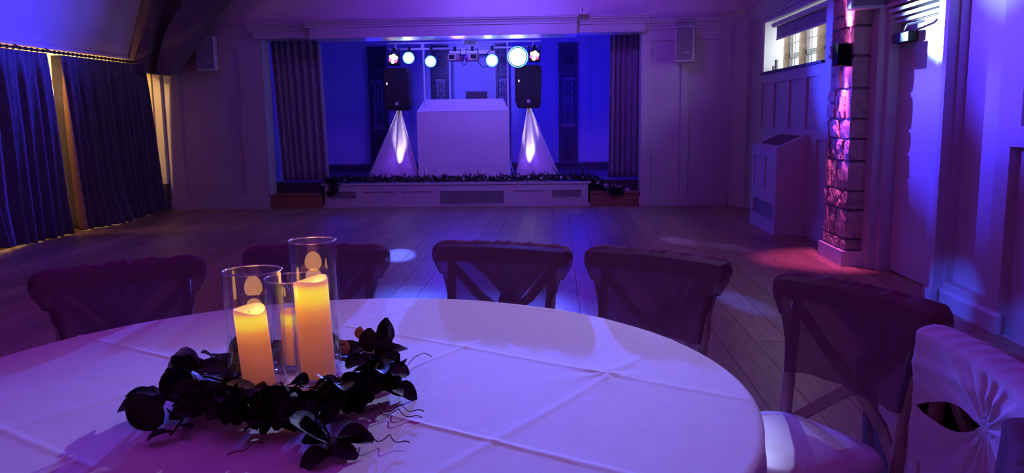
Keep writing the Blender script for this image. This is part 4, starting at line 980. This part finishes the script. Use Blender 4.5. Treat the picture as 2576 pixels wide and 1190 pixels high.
wr_t = thing('leaf_wreath', (-.56, 1.64, T0), 'dark eucalyptus leaf wreath with curling tendrils around the glass cylinders', 'wreath')
rnd = random.Random(21)
def leaf_mesh(name, m, cup=.25, bend=.2):
    mb = MB()
    def f(a, v):
        u = a * 2 - 1; wd = .40 * math.sin(PI * min(1, (v * .93 + .05))) ** .62
        return (u * wd, v, cup * (u * wd) ** 2 * 2.2 - bend * v * v + .06 * v + .012 * math.sin(v * 9))
    mb.grid(5, 7, f); return mb.mesh(name, m, True)
lm = [leaf_mesh('leaf', leaf_m, .3, .15), leaf_mesh('leaf', leaf_m, .6, .35), leaf_mesh('leaf', leaf_m, -.3, -.2)]
lb = leaf_mesh('leaf', leaf_blue, 1.0, .3); lc = leaf_mesh('leaf', leaf_copper, .4, .2)
NLEAF = [0]
def leaf(p, dirv, L, me=None, roll=0, up=None):
    d = Vector(dirv).normalized(); upv = Vector(up) if up else Vector((0, 0, 1))
    if abs(d.dot(upv.normalized())) > .95: upv = Vector((0, -1, .2))
    x = d.cross(upv).normalized(); z = x.cross(d).normalized()
    M = Matrix.Translation(p) @ Matrix((x, d, z)).transposed().to_4x4() @ Matrix.Rotation(roll, 4, 'Y') @ Matrix.Scale(L, 4)
    o = bpy.data.objects.new('leaf', me or rnd.choice(lm)); C.objects.link(o); o.parent = wr_t; o.matrix_parent_inverse = Matrix.Translation(-wr_t.location)
    o.matrix_basis = M; NLEAF[0] += 1; return o
WC = Vector((-.55, 1.640, T0)); RXw, RYw = .172, .195
ring = [(WC.x + RXw * math.cos(a), WC.y + RYw * math.sin(a), T0 + .016 + .006 * math.sin(a * 5)) for a in np.linspace(0, 2 * PI, 41)]
MB().tube(ring, .005, 6, False).build('ring_stem', twig, wr_t)
for k in range(228):
    a = k / 100 * 2 * PI if k < 100 else R(185 + (k - 100) * 1.36)
    a += rnd.uniform(-.06, .06); front = math.sin(a) < .25; q = rnd.uniform(.70, 1.13) if front else rnd.uniform(.9, 1.14)
    p = Vector((WC.x + RXw * q * math.cos(a), WC.y + RYw * q * math.sin(a), T0 + rnd.uniform(.010, .072 if front else .03)))
    sp_ = rnd.uniform(-1.2, 1.2)
    out = Vector((math.cos(a + sp_), math.sin(a + sp_), rnd.uniform(-.35, .55) if p.z > T0 + .03 else rnd.uniform(.0, .5)))
    L_ = rnd.uniform(.048, .072)
    if p.z + out.normalized().z * L_ < T0 + .003: out.z = abs(out.z)
    leaf(p, out, L_, None, rnd.uniform(-.8, .8))
def sprig(pts, n, L0, L1, spread=1.0):
    MB().tube(pts, .0025, 5).build('sprig_stem', twig, wr_t)
    for k in range(n):
        t = (k + .6) / n; p = along(pts, t); tan = (along(pts, min(1, t + .05)) - along(pts, max(0, t - .05))).normalized()
        side = tan.cross(Vector((0, 0, 1))) * (1 if k % 2 else -1)
        leaf(p, tan * .5 + side * spread * rnd.uniform(.5, 1.1) + Vector((0, 0, rnd.uniform(-.1, .6))), rnd.uniform(L0, L1), None, rnd.uniform(-.6, .6))
sprig([(-.69, 1.58, T0 + .02), (-.735, 1.55, T0 + .035), (-.775, 1.52, T0 + .045), (-.80, 1.47, T0 + .03)], 10, .048, .062)
sprig([(-.67, 1.53, T0 + .02), (-.705, 1.46, T0 + .02), (-.70, 1.38, T0 + .008)], 6, .035, .045)
sprig([(-.47, 1.47, T0 + .02), (-.43, 1.41, T0 + .028), (-.40, 1.35, T0 + .02), (-.385, 1.30, T0 + .008)], 10, .05, .066)
sprig([(-.40, 1.56, T0 + .02), (-.365, 1.60, T0 + .03), (-.335, 1.62, T0 + .02)], 8, .045, .058)
sprig([(-.42, 1.74, T0 + .02), (-.395, 1.77, T0 + .045), (-.385, 1.79, T0 + .07)], 7, .045, .058)
sprig([(-.69, 1.74, T0 + .02), (-.72, 1.77, T0 + .04), (-.725, 1.78, T0 + .06)], 4, .04, .05)
# single leaves that stand out
leaf((-.752, 1.585, T0 + .036), (-.30, .28, .9), .080, lb, .2, (0, -1, .3))
leaf((-.748, 1.575, T0 + .046), (-.12, .15, .9), .054, lm[0], .1, (0, -1, .2))
leaf((-.765, 1.50, T0 + .030), (-.9, .35, .25), .055, lb, .6)
leaf((-.745, 1.515, T0 + .022), (-.12, -.1, .8), .072, lm[0], 0, (0, -1, .4))
leaf((-.735, 1.41, T0 + .012), (-.45, -.1, .62), .078, lm[0], .2, (0, -1, .5))
leaf((-.715, 1.76, T0 + .040), (-.25, .1, 1), .048, lm[0], 0, (0, -1, .2))
leaf((-.425, 1.77, T0 + .050), (.05, .1, 1), .054, lm[0], 0, (0, -1, .2))
leaf((-.395, 1.74, T0 + .045), (.55, .1, 1), .052, lm[0], .3, (0, -1, .2))
leaf((-.462, 1.84, T0 + .062), (.1, 0, 1), .028, lc, 0, (0, -1, .1))
leaf((-.445, 1.78, T0 + .045), (.5, -.2, .1), .05, lc, 0)
leaf((-.49, 1.82, T0 + .03), (-.3, .3, .6), .04, lc, 0)
leaf((-.57, 1.49, T0 + .035), (.2, -.3, .7), .045, lc, 0, (0, -1, .2))
leaf((-.405, 1.355, T0 + .014), (-.25, -.35, .38), .090, lm[0], .1, (0, -.6, 1))
leaf((-.385, 1.35, T0 + .018), (.9, -.1, .15), .062, lm[1], .4)
for x, y in ((-.64, 1.475), (-.60, 1.455), (-.55, 1.44), (-.50, 1.435), (-.455, 1.45), (-.665, 1.51)): leaf((x, y, T0 + .052), (rnd.uniform(-.4, .4), -.7, -.45), .060, lm[0], rnd.uniform(-.4, .4))
def tendril(p, d, turns, L, rad, rise=0):
    p = Vector(p); d = Vector(d).normalized(); s = d.cross(Vector((0, 0, 1))).normalized(); pts = []
    n = int(turns * 12) + 8
    for k in range(n + 1):
        t = k / n; a = t * turns * 2 * PI; rr = rad * min(1, t * 4) * (1 - .3 * t)
        if t > .75: rr *= (1 - t) * 4
        pts.append(p + d * (L * t) + s * (rr * math.sin(a)) + Vector((0, 0, rr * (1 + math.cos(a)) * .6 + .003 + rise * math.sin(t * PI))))
    MB().tube(pts, .0011, 4, False).build('tendril', twig, wr_t)
tendril((-.39, 1.53, T0), (1, -.05, 0), 3, .13, .012); tendril((-.395, 1.52, T0), (1, -.22, 0), 3, .14, .012)
tendril((-.40, 1.385, T0), (1, -.12, 0), 4, .14, .012); tendril((-.41, 1.38, T0), (.4, -1, 0), 2, .08, .010)
tendril((-.345, 1.80, T0), (.5, 1, 0), .8, .10, .012, .02); tendril((-.79, 1.45, T0), (.9, -.6, 0), .8, .10, .010)
tendril((-.52, 1.36, T0), (-.5, -.6, 0), 1, .07, .008)

# ================================================================== BAR SHELF seen in the curtain gap
sh = thing('bar_shelf', (-7.9, 12.55, 0), 'cream bar shelf unit seen in the slit between the curtains', 'shelf')
for x in (-8.7, -7.45): MB().box(x, x + .04, 12.40, 12.74, 0, 2.3).build('side_panel', cream, sh)
for z in (.45, .95, 1.20, 1.62, 2.0): MB().box(-8.68, -7.44, 12.40, 12.74, z, z + .04).build('shelf_board', cream, sh)
def bottle(x, y, z, col, cap, label, h=.26):
    t = thing('bottle', (x, y, z), label, 'bottle', 'bottles on the bar shelf')
    MB().lathe([(.034, 0), (.038, .01), (.038, h * .58), (.014, h * .78), (.014, h * .94)], (x, y, z), 16).build('glass_body', nmat('bottle_' + label[:8], col, .2), t, True)
    MB().lathe([(.016, h * .94), (.016, h)], (x, y, z), 12).build('cap', nmat('cap_' + label[:8], cap, .4), t)
    MB().lathe([(.0385, h * .15), (.0385, h * .45)], (x, y, z), 16, None, False).build('paper_label', white_pl, t)
bottle(-7.80, 12.50, 1.24, (.01, .01, .01), (.7, .02, .02), 'black bottle with a red cap on the bar shelf')
bottle(-7.92, 12.52, 1.24, (.03, .05, .02), (.5, .5, .5), 'green bottle with a pale cap on the bar shelf')
bottle(-7.68, 12.52, .99, (.02, .01, .01), (.1, .1, .1), 'dark bottle on the lower bar shelf', .2)
lt = thing('bar_lamp', (-7.80, 12.45, 1.66), 'small bright white lamp on the upper bar shelf', 'lamp')
MB().lathe([(.05, 0), (.05, .01), (.01, .015), (.01, .08)], (-7.80, 12.45, 1.66), 14).build('base', alu, lt); MB().lathe([(.09, .08), (.06, .19)], (-7.80, 12.45, 1.66), 18).build('shade', emat('shade_glow', (1, .95, .85), 6), lt, True)
